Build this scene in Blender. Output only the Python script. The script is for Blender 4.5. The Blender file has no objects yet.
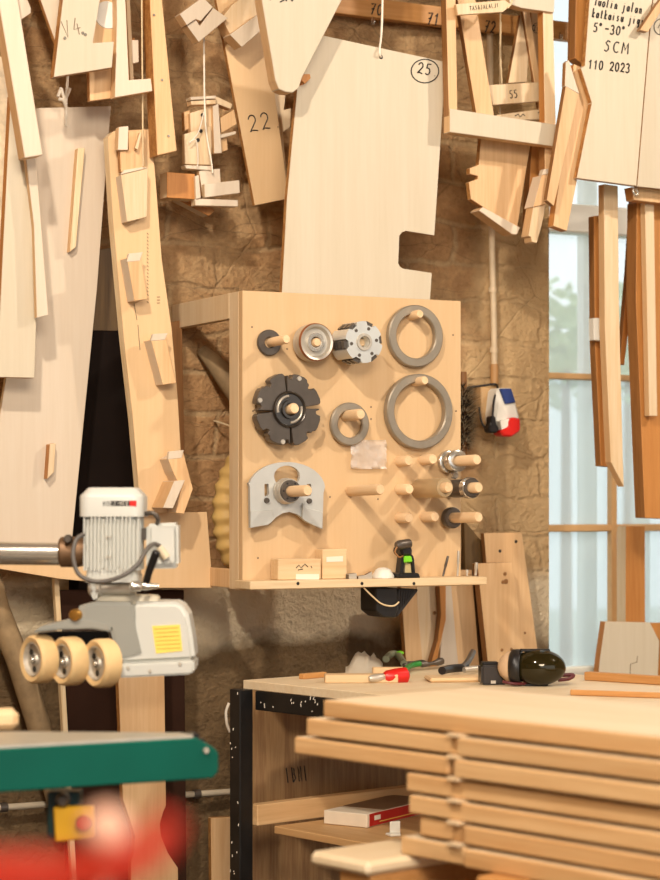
import bpy, bmesh, math, random
from mathutils import Vector, Matrix, noise
from mathutils.geometry import tessellate_polygon
random.seed(7)
sc = bpy.context.scene
C = sc.collection

# ------------------------------------------------------------------ camera, world, lights, exposure
TH = math.radians(27.0)
FPX = 2114.0
HC = 1.38                 # camera height
W = 5.5                   # the back wall stands at y = W
HZ = 498.0                # horizon row
cam = bpy.data.cameras.new('camera'); co = bpy.data.objects.new('camera', cam); C.objects.link(co)
co.location = (0, 0, HC); co.rotation_euler = (math.pi/2, 0, -TH)
cam.sensor_fit = 'VERTICAL'; cam.sensor_height = 36.0; cam.lens = FPX/880*36.0
cam.shift_y = (HZ-440)/880.0
cam.dof.use_dof = True; cam.dof.focus_distance = 5.55; cam.dof.aperture_fstop = 3.3
cam.clip_start = .05
sc.camera = co
CAM = Vector((0, 0, HC))
Fv = Vector((math.sin(TH), math.cos(TH), 0)); Rv = Vector((math.cos(TH), -math.sin(TH), 0)); Uv = Vector((0, 0, 1))

wd = bpy.data.worlds.new('world'); sc.world = wd; wd.use_nodes = True
bg = wd.node_tree.nodes['Background']; bg.inputs[0].default_value = (.93, .97, 1.0, 1); bg.inputs[1].default_value = 1.85

def lamp(name, loc, power, col, size, target):
    l = bpy.data.lights.new(name, 'AREA'); l.shape = 'DISK'; l.size = size; l.energy = power; l.color = col
    o = bpy.data.objects.new(name, l); C.objects.link(o); o.location = loc
    o.rotation_euler = (Vector(target)-Vector(loc)).to_track_quat('-Z', 'Y').to_euler()
    return o
PC = Vector((2.88, 5.0, 1.5))
lamp('ceiling_lamp', PC+Vector((1.8, -2.35, 2.28)), 74, (1, .88, .74), .16, PC)
lamp('ceiling_lamp', PC+Vector((-2.5, -2.6, 2.28)), 118, (1, .88, .74), .16, PC+Vector((-.3, 0, 0)))
lamp('fill_lamp', (0.2, -1.0, 3.7), 400, (1, .86, .70), 2.0, (2.4, 5.0, 1.2))  # unseen broad lamp added to fill the shadows
sc.view_settings.view_transform = 'Standard'; sc.view_settings.look = 'None'
sc.view_settings.gamma = 1; sc.view_settings.exposure = -0.17; sc.view_settings.use_curve_mapping = False
try:
    sc.cycles.use_denoising = True
    sc.cycles.max_bounces = 8; sc.cycles.sample_clamp_indirect = 6
except Exception: pass

# ------------------------------------------------------------------ projection helpers (pixel of the 660x880 frame -> point in the room)
def ray(px, py): return Fv+Rv*((px-330)/FPX)+Uv*((HZ-py)/FPX)
def P(px, py, d=0.0):                      # on the plane parallel to the wall, d in front of it
    D = ray(px, py); return CAM+D*((W-d)/D.y)
def Zp(px, py, z):                         # on the horizontal plane z
    D = ray(px, py); return CAM+D*((z-HC)/D.z)
def Dp(px, py, dep): return CAM+ray(px, py)*dep
def onplane(px, py, p0, n):
    D = ray(px, py); return CAM+D*((p0-CAM).dot(n)/D.dot(n))
def mpp(px, d):                            # metres per pixel there
    return (P(px, 440, d)-CAM).dot(Fv)/FPX

# ------------------------------------------------------------------ materials
def lin(c): return tuple(((v/255)/12.92 if v/255 <= .04045 else ((v/255+.055)/1.055)**2.4) for v in c)+(1,)
MATS = {}
def base(name, rough=.6, metal=0.0):
    m = bpy.data.materials.new(name); m.use_nodes = True; nt = m.node_tree; b = nt.nodes['Principled BSDF']
    b.inputs['Roughness'].default_value = rough; b.inputs['Metallic'].default_value = metal
    return m, nt, b
def plain(name, col, rough=.5, metal=0.0, var=.06, scale=18, bump=0.0):
    if name in MATS: return MATS[name]
    m, nt, b = base(name, rough, metal); N = nt.nodes; L = nt.links
    tc = N.new('ShaderNodeTexCoord'); n = N.new('ShaderNodeTexNoise'); n.inputs['Scale'].default_value = scale; n.inputs['Detail'].default_value = 4
    L.new(tc.outputs['Object'], n.inputs['Vector'])
    r = N.new('ShaderNodeValToRGB'); c = lin(col)
    r.color_ramp.elements[0].position = .3; r.color_ramp.elements[1].position = .7
    r.color_ramp.elements[0].color = tuple(v*(1-var) for v in c[:3])+(1,); r.color_ramp.elements[1].color = tuple(min(1, v*(1+var)) for v in c[:3])+(1,)
    L.new(n.outputs['Fac'], r.inputs[0]); L.new(r.outputs[0], b.inputs['Base Color'])
    if bump:
        bp = N.new('ShaderNodeBump'); bp.inputs['Strength'].default_value = bump; bp.inputs['Distance'].default_value = .004
        L.new(n.outputs['Fac'], bp.inputs['Height']); L.new(bp.outputs[0], b.inputs['Normal'])
    MATS[name] = m; return m
def wood(name, c1, c2, axis='z', rough=.55, fine=60, bump=.08, contrast=1.0):
    if name in MATS: return MATS[name]
    m, nt, b = base(name, rough); N = nt.nodes; L = nt.links
    tc = N.new('ShaderNodeTexCoord'); oi = N.new('ShaderNodeObjectInfo')
    ad = N.new('ShaderNodeVectorMath'); ad.operation = 'ADD'
    mu = N.new('ShaderNodeMath'); mu.operation = 'MULTIPLY'; mu.inputs[1].default_value = 37.0
    L.new(oi.outputs['Random'], mu.inputs[0]); L.new(tc.outputs['Object'], ad.inputs[0]); L.new(mu.outputs[0], ad.inputs[1])
    mp = N.new('ShaderNodeMapping'); s = [1, 1, 1]; s['xyz'.index(axis)] = .05; mp.inputs['Scale'].default_value = s
    L.new(ad.outputs[0], mp.inputs['Vector'])
    n1 = N.new('ShaderNodeTexNoise'); n1.inputs['Scale'].default_value = fine*2; n1.inputs['Detail'].default_value = 5; n1.inputs['Roughness'].default_value = .6
    n2 = N.new('ShaderNodeTexNoise'); n2.inputs['Scale'].default_value = fine*.35; n2.inputs['Detail'].default_value = 3; n2.inputs['Distortion'].default_value = .6
    L.new(mp.outputs[0], n1.inputs['Vector']); L.new(mp.outputs[0], n2.inputs['Vector'])
    mx = N.new('ShaderNodeMath'); mx.operation = 'ADD'; L.new(n1.outputs['Fac'], mx.inputs[0]); L.new(n2.outputs['Fac'], mx.inputs[1])
    r = N.new('ShaderNodeValToRGB'); r.color_ramp.elements[0].position = .5-.14/contrast*1.0; r.color_ramp.elements[1].position = .5+.14/contrast
    r.color_ramp.elements[0].color = lin(c2); r.color_ramp.elements[1].color = lin(c1)
    hv = N.new('ShaderNodeMath'); hv.operation = 'MULTIPLY'; hv.inputs[1].default_value = .5; L.new(mx.outputs[0], hv.inputs[0])
    L.new(hv.outputs[0], r.inputs[0])
    hs = N.new('ShaderNodeHueSaturation'); mr = N.new('ShaderNodeMapRange'); mr.inputs['To Min'].default_value = .93; mr.inputs['To Max'].default_value = 1.05
    L.new(oi.outputs['Random'], mr.inputs['Value']); L.new(mr.outputs[0], hs.inputs['Value']); L.new(r.outputs[0], hs.inputs['Color'])
    L.new(hs.outputs[0], b.inputs['Base Color'])
    bp = N.new('ShaderNodeBump'); bp.inputs['Strength'].default_value = bump; bp.inputs['Distance'].default_value = .002
    L.new(n1.outputs['Fac'], bp.inputs['Height']); L.new(bp.outputs[0], b.inputs['Normal'])
    MATS[name] = m; return m

birch = wood('birch_ply', (208, 196, 173), (200, 186, 160), contrast=.7)
birchw = wood('birch_white', (214, 199, 178), (207, 189, 165), contrast=.7)
birchy = wood('birch_warm', (217, 184, 140), (210, 174, 128), contrast=.7)
pine = wood('pine', (220, 184, 138), (204, 162, 114))
pinel = wood('pine_light', (222, 200, 166), (210, 180, 138))
pinex = wood('pine_x', (226, 198, 156), (212, 176, 130), axis='x')
slabx = wood('glulam_x', (226, 204, 170), (212, 182, 140), axis='x', fine=40)
slabtopx = wood('glulam_face', (226, 208, 178), (216, 192, 156), axis='x', fine=40)
slabedge = wood('glulam_edge', (216, 178, 128), (194, 148, 96), axis='x', fine=40)
slabtop = wood('bench_top', (228, 210, 178), (218, 194, 156), axis='y', fine=40)
honey = wood('honey_wood', (196, 136, 72), (174, 112, 52))
honeyx = wood('honey_wood_x', (206, 154, 96), (186, 130, 70), axis='x')
brownw = wood('brown_wood', (160, 112, 62), (128, 84, 42))
beech = wood('beech_dowel', (234, 204, 164), (220, 184, 140), axis='y')
plyedge = wood('ply_edge', (190, 138, 78), (152, 98, 46), axis='x', fine=120, contrast=1.5)
lightedge = wood('light_edge', (232, 214, 178), (210, 178, 130), fine=80)
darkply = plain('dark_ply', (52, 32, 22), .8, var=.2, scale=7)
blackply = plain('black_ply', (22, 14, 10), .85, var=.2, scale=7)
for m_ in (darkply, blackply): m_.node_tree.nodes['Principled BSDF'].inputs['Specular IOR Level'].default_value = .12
olive = wood('old_plank', (112, 86, 48), (84, 62, 34))
oldply = wood('old_ply', (172, 136, 92), (140, 104, 68), fine=90, contrast=1.3)
steel = plain('steel', (196, 188, 174), .4, .5, .08)
ringst = plain('ground_steel', (158, 148, 132), .42, .6, .06, 40)
dsteel = plain('dark_steel', (96, 88, 80), .38, .55, .12, 30)
chrome = plain('chrome', (206, 200, 188), .2, .8, .04)
alum = plain('aluminium', (196, 196, 190), .42, .35, .06)
silver = plain('silver_block', (214, 216, 212), .35, .5, .08)
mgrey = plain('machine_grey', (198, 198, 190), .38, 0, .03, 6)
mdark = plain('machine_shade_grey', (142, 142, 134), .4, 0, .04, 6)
blackp = plain('black_plastic', (22, 20, 20), .4, 0, .1)
blackm = plain('black_painted_steel', (26, 25, 25), .42, .2, .3, 14)
teal = plain('teal_paint', (0, 84, 70), .6, 0, .08, 8)
teal.node_tree.nodes['Principled BSDF'].inputs['Specular IOR Level'].default_value = .2
tealdk = plain('teal_dark', (10, 48, 48), .4, 0, .1)
rubber = plain('tan_rubber', (222, 188, 134), .65, 0, .05)
red = plain('red_plastic', (200, 26, 20), .35, 0, .06)
redsoft = plain('red_hose', (172, 42, 26), .4, 0, .04)
blue = plain('blue_plastic', (36, 58, 116), .35, 0, .05)
white = plain('white_plastic', (224, 220, 208), .45, 0, .03)
wpaint = plain('white_paint', (226, 224, 214), .5, 0, .03)
brpaint = plain('brown_paint', (196, 156, 106), .5, 0, .06)
yellow = plain('yellow_plastic', (228, 172, 34), .45, 0, .05)
yel_lab = plain('yellow_sticker', (240, 210, 96), .5, 0, .04)
hosey = plain('hose_yellow', (214, 178, 108), .55, 0, .06)
ink = plain('black_ink', (26, 22, 20), .6, 0, .05)
inkf = plain('faded_ink', (120, 100, 78), .7, 0, .1)
paper = plain('paper', (232, 222, 204), .7, 0, .03)
cord = plain('cotton_string', (216, 194, 154), .8, 0, .08, 60)
cordw = plain('white_string', (232, 222, 204), .8, 0, .06, 60)
plaster = plain('conduit_paint', (216, 194, 160), .5, 0, .08)
green = plain('lime_plastic', (120, 206, 40), .4, 0, .06)
dgreen = plain('green_plastic', (40, 128, 48), .4, 0, .06)
gold = plain('olive_gloss', (44, 38, 16), .08, .35, .05)
whiterough = plain('whitewashed_wood', (214, 194, 164), .8, 0, .25, 30, .6)
leafm = plain('leaf_green', (176, 196, 140), .6, 0, .2)
rustm = plain('rust_collar', (120, 92, 66), .5, .6, .2)
cartonw = plain('carton_white', (226, 212, 190), .6, 0, .05)
cartonr = plain('carton_red', (176, 26, 22), .4, 0, .06)
cartont = plain('carton_top', (128, 96, 66), .6, 0, .12)
pipe_light_band = plain('pipe_and_light_band', (150, 126, 92), .8, 0, .2, 30, .5)
bristle = plain('bristle_dark', (34, 28, 24), .7, 0, .2)
bristle2 = plain('bristle_pale', (206, 188, 156), .7, 0, .2)
def film(name, col, alpha, gloss=.06, diff=.25, groff=.1):
    m = bpy.data.materials.new(name); m.use_nodes = True; nt = m.node_tree; N = nt.nodes; L = nt.links
    for n in list(N): N.remove(n)
    out = N.new('ShaderNodeOutputMaterial'); t = N.new('ShaderNodeBsdfTransparent'); t.inputs[0].default_value = lin(col)
    g = N.new('ShaderNodeBsdfGlossy'); g.inputs['Roughness'].default_value = groff
    d = N.new('ShaderNodeBsdfTranslucent'); d.inputs[0].default_value = lin(col)
    df = N.new('ShaderNodeBsdfDiffuse'); df.inputs[0].default_value = lin(col)
    m0 = N.new('ShaderNodeMixShader'); m0.inputs[0].default_value = diff; L.new(d.outputs[0], m0.inputs[1]); L.new(df.outputs[0], m0.inputs[2])
    m1 = N.new('ShaderNodeMixShader'); m1.inputs[0].default_value = 1-alpha; L.new(m0.outputs[0], m1.inputs[1]); L.new(t.outputs[0], m1.inputs[2])
    m2 = N.new('ShaderNodeMixShader'); m2.inputs[0].default_value = gloss; L.new(m1.outputs[0], m2.inputs[1]); L.new(g.outputs[0], m2.inputs[2])
    L.new(m2.outputs[0], out.inputs[0]); MATS[name] = m; return m
clearglass = film('clear_glass', (244, 248, 248), .30, .03)
frost = film('frosted_film', (236, 243, 244), .45, .03)
polybag = film('clear_poly', (255, 251, 245), .42, .10, diff=.97, groff=.3)

# ------------------------------------------------------------------ mesh helpers
MW = {}
def mw(o): return MW.get(o.name, Matrix.Identity(4))
def T(name, label, cat, loc=None, group=None, rot=0.0):
    o = bpy.data.objects.new(name, None); C.objects.link(o); M = Matrix.Translation(loc or (0, 0, 0)) @ Matrix.Rotation(rot, 4, 'Z')
    o.matrix_world = M; MW[o.name] = M.copy(); o.empty_display_size = .05
    return tag(o, label, cat, group)
def tag(o, label=None, cat=None, group=None, kind=None):
    if label: o['label'] = label
    if cat: o['category'] = cat
    if group: o['group'] = group
    if kind: o['kind'] = kind
    return o
def mk(name, bm, mats, parent=None, rot=None, bev=0.0, smooth=None, seg=1):
    if bev:
        bm.normal_update()
        es = [e for e in bm.edges if len(e.link_faces) == 2 and e.calc_face_angle(0) > .6]
        if es: bmesh.ops.bevel(bm, geom=es, offset=bev, segments=seg, affect='EDGES', clamp_overlap=True)
    bmesh.ops.recalc_face_normals(bm, faces=bm.faces)
    vs = [v.co for v in bm.verts]
    lo = Vector([min(v[i] for v in vs) for i in range(3)]); hi = Vector([max(v[i] for v in vs) for i in range(3)])
    M = Matrix.Translation((lo+hi)/2) @ (rot if rot is not None else Matrix.Identity(4))
    bm.transform(M.inverted())
    me = bpy.data.meshes.new(name); bm.to_mesh(me); bm.free()
    for m in (mats if isinstance(mats, (list, tuple)) else [mats]): me.materials.append(m)
    if smooth:
        for p in me.polygons: p.use_smooth = True
        try: me.set_sharp_from_angle(angle=math.radians(smooth))
        except Exception: pass
    o = bpy.data.objects.new(name, me); C.objects.link(o)
    if parent is not None:
        o.parent = parent; o.matrix_local = mw(parent).inverted() @ M
    else: o.matrix_world = M
    MW[o.name] = M.copy()
    return o
def NB(): return bmesh.new()
def prism(bm, front, off, holes=(), mi=0, me=1):
    """front: list of Vector (planar); extruded by vector off; caps use material mi, sides me"""
    loops = [front]+list(holes)
    flat = [p for l in loops for p in l]
    a = [bm.verts.new(p) for p in flat]; b = [bm.verts.new(p+off) for p in flat]
    if holes:
        for t in tessellate_polygon(loops):
            for vv in (a, b):
                try: f = bm.faces.new([vv[i] for i in t]); f.material_index = mi
                except ValueError: pass
    else:
        bm.faces.new(a).material_index = mi; bm.faces.new(b[::-1]).material_index = mi
    k = 0
    for l in loops:
        n = len(l)
        for i in range(n):
            j = (i+1) % n
            f = bm.faces.new((a[k+i], b[k+i], b[k+j], a[k+j])); f.material_index = me
        k += n
def plane_of(pts, d, yaw=0, pitch=0):
    cx = sum(p[0] for p in pts)/len(pts); cy = sum(p[1] for p in pts)/len(pts)
    n = Matrix.Rotation(math.radians(yaw), 3, 'Z') @ Matrix.Rotation(math.radians(pitch), 3, 'X') @ Vector((0, -1, 0))
    return P(cx, cy, d), n
def hang(pts):                              # carry a hanging piece on up to the beam overhead, beyond the frame
    n = len(pts); out = []
    for i, (x, y) in enumerate(pts):
        if y == -45:
            for q in (pts[i-1], pts[(i+1) % n]):
                if q[1] > -45: x, y = x+(x-q[0])*55/(q[1]+45), -100; break
        out.append((x, y))
    return out
def plate(name, pts, d, t, mats, parent=None, yaw=0, pitch=0, holes=(), bev=.0012):
    pts = hang(pts)
    p0, n = plane_of(pts, d, yaw, pitch)
    f = [onplane(x, y, p0, n) for x, y in pts]
    hs = [[onplane(x, y, p0, n) for x, y in h] for h in holes]
    bm = NB(); prism(bm, f, -n*t, hs)
    if not isinstance(mats, (list, tuple)): mats = [mats, mats]
    o = mk(name, bm, mats, parent, bev=0 if holes else bev)
    PL[o.name] = (p0, n)
    return o
PL = {}
def multi(name, polys, mats, parent=None, bev=.001):      # several plates of ONE part: (pts, d, t)
    bm = NB()
    for pts, d, t in polys:
        p0, n = plane_of(pts, d); prism(bm, [onplane(x, y, p0, n) for x, y in pts], -n*t)
    if not isinstance(mats, (list, tuple)): mats = [mats, mats]
    return mk(name, bm, mats, parent, bev=bev)
def frame_of(axis):
    a = axis.normalized(); u = a.cross(Vector((0, 0, 1)))
    if u.length < 1e-3: u = Vector((1, 0, 0))
    u.normalize(); return a, u, u.cross(a).normalized()
def tube(bm, pts, r, n=8, caps=True, mi=0):
    rs = r if isinstance(r, (list, tuple)) else [r]*len(pts); rings = []
    for i, p in enumerate(pts):
        t = (pts[min(i+1, len(pts)-1)]-pts[max(i-1, 0)]); a, u, v = frame_of(t)
        if rings:
            u = (pu-a*pu.dot(a)).normalized(); v = u.cross(a)
        pu = u
        rings.append([bm.verts.new(p+(u*math.cos(k*2*math.pi/n)+v*math.sin(k*2*math.pi/n))*rs[i]) for k in range(n)])
    for i in range(len(rings)-1):
        for k in range(n): bm.faces.new((rings[i][k], rings[i][(k+1) % n], rings[i+1][(k+1) % n], rings[i+1][k])).material_index = mi
    if caps:
        bm.faces.new(rings[0][::-1]).material_index = mi; bm.faces.new(rings[-1]).material_index = mi
def curve(pts, k=6):                        # Catmull-Rom through Vectors
    out = []
    q = [pts[0]]+list(pts)+[pts[-1]]
    for i in range(1, len(q)-2):
        for s in range(k):
            t = s/k; a, b, c, e = q[i-1], q[i], q[i+1], q[i+2]
            out.append(.5*((2*b)+(c-a)*t+(2*a-5*b+4*c-e)*t*t+(3*b-a-3*c+e)*t**3))
    out.append(pts[-1]); return out
def lathe(bm, c, axis, prof, n=40, close=False, mi=0):
    a, u, v = frame_of(axis); rings = []
    for r, h in prof:
        rings.append([bm.verts.new(c+a*h+(u*math.cos(k*2*math.pi/n)+v*math.sin(k*2*math.pi/n))*max(r, 1e-5)) for k in range(n)])
    m = len(rings)
    for i in range(m if close else m-1):
        A_, B_ = rings[i], rings[(i+1) % m]
        for k in range(n): bm.faces.new((A_[k], A_[(k+1) % n], B_[(k+1) % n], B_[k])).material_index = mi
    if not close:
        bm.faces.new(rings[0][::-1]).material_index = mi; bm.faces.new(rings[-1]).material_index = mi
def box(bm, c, s, rot=None, mi=0):
    r = rot.to_3x3() if rot is not None else Matrix.Identity(3)
    vs = [bm.verts.new(c+r @ Vector((x*s[0]/2, y*s[1]/2, z*s[2]/2))) for x in (-1, 1) for y in (-1, 1) for z in (-1, 1)]
    for f in ((0, 1, 3, 2), (4, 6, 7, 5), (0, 4, 5, 1), (2, 3, 7, 6), (0, 2, 6, 4), (1, 5, 7, 3)): bm.faces.new([vs[i] for i in f]).material_index = mi
def ellipsoid(bm, c, r3, rot=None, n=24, m=14):
    r = rot.to_3x3() if rot is not None else Matrix.Identity(3)
    res = bmesh.ops.create_uvsphere(bm, u_segments=n, v_segments=m, radius=1)
    for v in res['verts']: v.co = c+r @ Vector((v.co.x*r3[0], v.co.y*r3[1], v.co.z*r3[2]))
def string(name, pts, parent, r=.0022, mat=None):           # pts: (px, py, d)
    bm = NB(); tube(bm, curve([P(p[0], -100 if p[1] <= -40 else p[1], p[2]) for p in pts], 4), r, 6); return mk(name, bm, mat or cord, parent, smooth=60)

# ------------------------------------------------------------------ handwriting: stroke glyphs in a unit box (x right, y up)
def arc(cx, cy, rx, ry, a0, a1, n=10): return [(cx+rx*math.cos(math.radians(a0+(a1-a0)*i/n)), cy+ry*math.sin(math.radians(a0+(a1-a0)*i/n))) for i in range(n+1)]
G = {
 '0': [arc(.4, .5, .34, .48, 90, 450, 16)], '1': [[(.15, .75), (.45, 1), (.42, 0)]],
 '2': [arc(.38, .72, .32, .27, 170, -30, 10)+[(.05, .02), (.3, .1), (.75, .03)]],
 '3': [arc(.32, .75, .3, .24, 150, -80, 8)+arc(.32, .26, .36, .26, 80, -150, 9)],
 '4': [[(.5, 1), (.05, .35), (.8, .38)], [(.55, .65), (.5, 0)]], '5': [[(.7, 1), (.2, .97), (.15, .58)]+arc(.35, .32, .34, .3, 100, -140, 9)],
 '7': [[(.02, .92), (.7, 1), (.28, 0)], [(.15, .48), (.62, .55)]], '.': [[(.3, .04), (.34, 0)]], '-': [[(.05, .5), (.75, .53)]],
 'o': [arc(.35, .27, .3, .28, 90, 450, 12)], 'deg': [arc(.2, .9, .16, .13, 0, 360, 9)],
 'T': [[(0, .95), (.8, 1)], [(.42, .97), (.36, 0)]], 'u': [[(.1, .55), (.1, .15), (.3, 0), (.55, .15), (.58, .55)], [(.58, .55), (.6, 0)]],
 'l': [[(.2, 1.05), (.18, .1), (.32, 0)]], 'i': [[(.2, .55), (.2, 0)], [(.2, .8), (.22, .78)]], 'n': [[(.1, .55), (.1, 0)], [(.1, .4), (.35, .56), (.55, .4), (.55, 0)]],
 'j': [[(.3, .55), (.3, -.2), (.1, -.35), (0, -.2)], [(.3, .8), (.32, .78)]], 'a': [arc(.3, .27, .26, .27, 40, 400, 10), [(.56, .55), (.58, 0)]],
 'k': [[(.1, 1), (.1, 0)], [(.5, .55), (.12, .25), (.55, 0)]], 't': [[(.25, .9), (.25, .1), (.42, 0)], [(.05, .6), (.45, .62)]],
 's': [[(.5, .5), (.2, .55), (.15, .38), (.45, .22), (.35, .02), (.05, .05)]], 'g': [arc(.3, .3, .25, .25, 40, 400, 10), [(.55, .55), (.5, -.25), (.2, -.35)]],
 'S': [[(.65, .9), (.35, 1), (.12, .75), (.5, .5), (.55, .2), (.3, 0), (.02, .1)]], 'C': [arc(.45, .5, .4, .48, 55, 305, 10)],
 'M': [[(.02, 0), (.12, 1), (.42, .35), (.75, 1), (.85, 0)]], 'A': [[(0, 0), (.35, 1), (.7, 0)], [(.12, .35), (.6, .35)]], 'J': [[(.5, 1), (.5, .2), (.3, 0), (.05, .15)]],
 'L': [[(.1, 1), (.1, 0), (.6, 0)]], 'H': [[(.08, 1), (.08, 0)], [(.62, 1), (.62, 0)], [(.08, .5), (.62, .5)]], 'O': [arc(.4, .5, .36, .5, 90, 450, 14)],
 'Z': [[(.05, 1), (.65, 1), (.02, 0), (.68, 0)]], 'E': [[(.6, 1), (.1, 1), (.1, 0), (.6, 0)], [(.1, .5), (.5, .5)]], 'R': [[(.1, 0), (.1, 1), (.5, .95), (.58, .72), (.45, .52), (.1, .5)], [(.35, .5), (.65, 0)]],
 'I': [[(.2, 1), (.2, 0)]], 'N': [[(.08, 0), (.08, 1), (.6, 0), (.6, 1)]], 'B': [[(.08, 0), (.08, 1), (.5, .88), (.42, .55), (.08, .52)], [(.42, .55), (.6, .25), (.08, 0)]], ' ': [],
 'mu': [[(0, .3), (.5, .3), (.5, .7), (0, .7), (0, .3)]], 'V': [[(.02, 1), (.35, 0), (.7, 1)]], '/': [[(.1, 0), (.5, 1)]],
}
def write(parent, items, plane, r=.0016, mat=None, name='lettering', lift=.0008):
    """items: (chars, x0, y0, x1, y1, h): baseline from (x0,y0) to (x1,y1) in pixels, glyph height h pixels"""
    bm = NB(); p0, n = plane; p0 = p0+n*lift
    for chars, x0, y0, x1, y1, h in items:
        m = len(chars); dx = (x1-x0)/m; dy = (y1-y0)/m; L_ = math.hypot(x1-x0, y1-y0); ex, ey = (x1-x0)/L_, (y1-y0)/L_
        w = L_/m*.86
        for i, ch in enumerate(chars):
            for st in G.get(ch, []):
                pts = [onplane(x0+dx*i+ex*gx*w+ey*gy*h, y0+dy*i+ey*gx*w-ex*gy*h, p0, n) for gx, gy in st]
                if len(pts) > 1: tube(bm, pts, r, 5)
    return mk(name, bm, mat or ink, parent)
def scribble(parent, lines, plane, r=.0016, mat=None, name='lettering'):
    bm = NB(); p0, n = plane; p0 = p0+n*.0008
    for l in lines: tube(bm, [onplane(x, y, p0, n) for x, y in l], r, 5)
    return mk(name, bm, mat or ink, parent)

# ================================================================== THE SETTING
def struct(o): o['kind'] = 'structure'; return o
def wall_material():
    m, nt, b = base('rough_brick_wall', .9); N = nt.nodes; L = nt.links
    tc = N.new('ShaderNodeTexCoord'); geo = N.new('ShaderNodeNewGeometry')
    sp = N.new('ShaderNodeSeparateXYZ'); L.new(geo.outputs['Position'], sp.inputs[0])
    cb = N.new('ShaderNodeCombineXYZ'); L.new(sp.outputs['X'], cb.inputs['X']); L.new(sp.outputs['Z'], cb.inputs['Y'])
    nz = N.new('ShaderNodeTexNoise'); nz.inputs['Scale'].default_value = 6; nz.inputs['Detail'].default_value = 6; L.new(cb.outputs[0], nz.inputs['Vector'])
    sc1 = N.new('ShaderNodeVectorMath'); sc1.operation = 'SCALE'; sc1.inputs['Scale'].default_value = .07; L.new(nz.outputs['Color'], sc1.inputs[0])
    ad = N.new('ShaderNodeVectorMath'); ad.operation = 'ADD'; L.new(cb.outputs[0], ad.inputs[0]); L.new(sc1.outputs[0], ad.inputs[1])
    br = N.new('ShaderNodeTexBrick'); L.new(ad.outputs[0], br.inputs['Vector'])
    br.inputs['Scale'].default_value = 1; br.inputs['Brick Width'].default_value = .31; br.inputs['Row Height'].default_value = .118
    br.inputs['Mortar Size'].default_value = .012; br.inputs['Mortar Smooth'].default_value = .8; br.inputs['Bias'].default_value = 0
    br.inputs['Color1'].default_value = lin((204, 162, 114)); br.inputs['Color2'].default_value = lin((188, 146, 100)); br.inputs['Mortar'].default_value = lin((208, 176, 132))
    n2 = N.new('ShaderNodeTexNoise'); n2.inputs['Scale'].default_value = 2.3; n2.inputs['Detail'].default_value = 7; n2.inputs['Roughness'].default_value = .62; L.new(cb.outputs[0], n2.inputs['Vector'])
    r2 = N.new('ShaderNodeValToRGB'); r2.color_ramp.elements[0].position = .46; r2.color_ramp.elements[1].position = .58; L.new(n2.outputs['Fac'], r2.inputs[0])
    mx = N.new('ShaderNodeMixRGB'); mx.inputs[2].default_value = lin((206, 170, 124)); L.new(r2.outputs[0], mx.inputs[0]); L.new(br.outputs['Color'], mx.inputs[1])
    vo_pre = N.new('ShaderNodeTexVoronoi'); vo_pre.feature = 'DISTANCE_TO_EDGE'; vo_pre.inputs['Scale'].default_value = 4.2
    st = N.new('ShaderNodeMapping'); st.inputs['Scale'].default_value = (.5, 1.9, 1); L.new(ad.outputs[0], st.inputs['Vector']); L.new(st.outputs[0], vo_pre.inputs['Vector'])
    # grime flecks
    n3 = N.new('ShaderNodeTexNoise'); n3.inputs['Scale'].default_value = 26; n3.inputs['Detail'].default_value = 8; n3.inputs['Roughness'].default_value = .7; L.new(cb.outputs[0], n3.inputs['Vector'])
    r3 = N.new('ShaderNodeValToRGB'); r3.color_ramp.elements[0].position = .28; r3.color_ramp.elements[1].position = .62
    r3.color_ramp.elements[0].color = (.55, .47, .40, 1); r3.color_ramp.elements[1].color = (1.05, 1.03, 1, 1); L.new(n3.outputs['Fac'], r3.inputs[0])
    ml = N.new('ShaderNodeMixRGB'); ml.blend_type = 'MULTIPLY'; ml.inputs[0].default_value = .8; L.new(mx.outputs[0], ml.inputs[1]); L.new(r3.outputs[0], ml.inputs[2])
    rk = N.new('ShaderNodeMapRange'); rk.inputs['To Min'].default_value = .42; rk.inputs['To Max'].default_value = 1.0; rk.inputs['From Max'].default_value = .012; L.new(vo_pre.outputs['Distance'], rk.inputs['Value'])
    mk_ = N.new('ShaderNodeMixRGB'); mk_.blend_type = 'MULTIPLY'; L.new(nz.outputs['Fac'], mk_.inputs[0]); L.new(ml.outputs[0], mk_.inputs[1]); L.new(rk.outputs[0], mk_.inputs[2]); ml = mk_
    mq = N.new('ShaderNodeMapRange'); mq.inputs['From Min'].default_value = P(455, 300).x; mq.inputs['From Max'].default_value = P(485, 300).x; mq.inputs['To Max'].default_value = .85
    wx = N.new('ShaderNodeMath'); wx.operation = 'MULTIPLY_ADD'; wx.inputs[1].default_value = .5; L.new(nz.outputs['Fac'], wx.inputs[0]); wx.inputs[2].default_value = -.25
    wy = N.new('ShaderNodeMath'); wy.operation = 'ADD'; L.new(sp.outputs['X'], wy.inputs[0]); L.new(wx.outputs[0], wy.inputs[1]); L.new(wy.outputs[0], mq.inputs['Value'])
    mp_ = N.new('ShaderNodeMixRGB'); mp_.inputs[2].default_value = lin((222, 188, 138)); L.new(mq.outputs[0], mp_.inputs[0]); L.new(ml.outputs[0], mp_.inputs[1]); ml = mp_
    # smooth render coat low down
    mz = N.new('ShaderNodeMapRange'); mz.inputs['From Min'].default_value = 1.17; mz.inputs['From Max'].default_value = 1.12; L.new(sp.outputs['Z'], mz.inputs['Value'])
    m4 = N.new('ShaderNodeMixRGB'); m4.inputs[2].default_value = lin((240, 220, 184)); L.new(mz.outputs[0], m4.inputs[0]); L.new(ml.outputs[0], m4.inputs[1])
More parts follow.
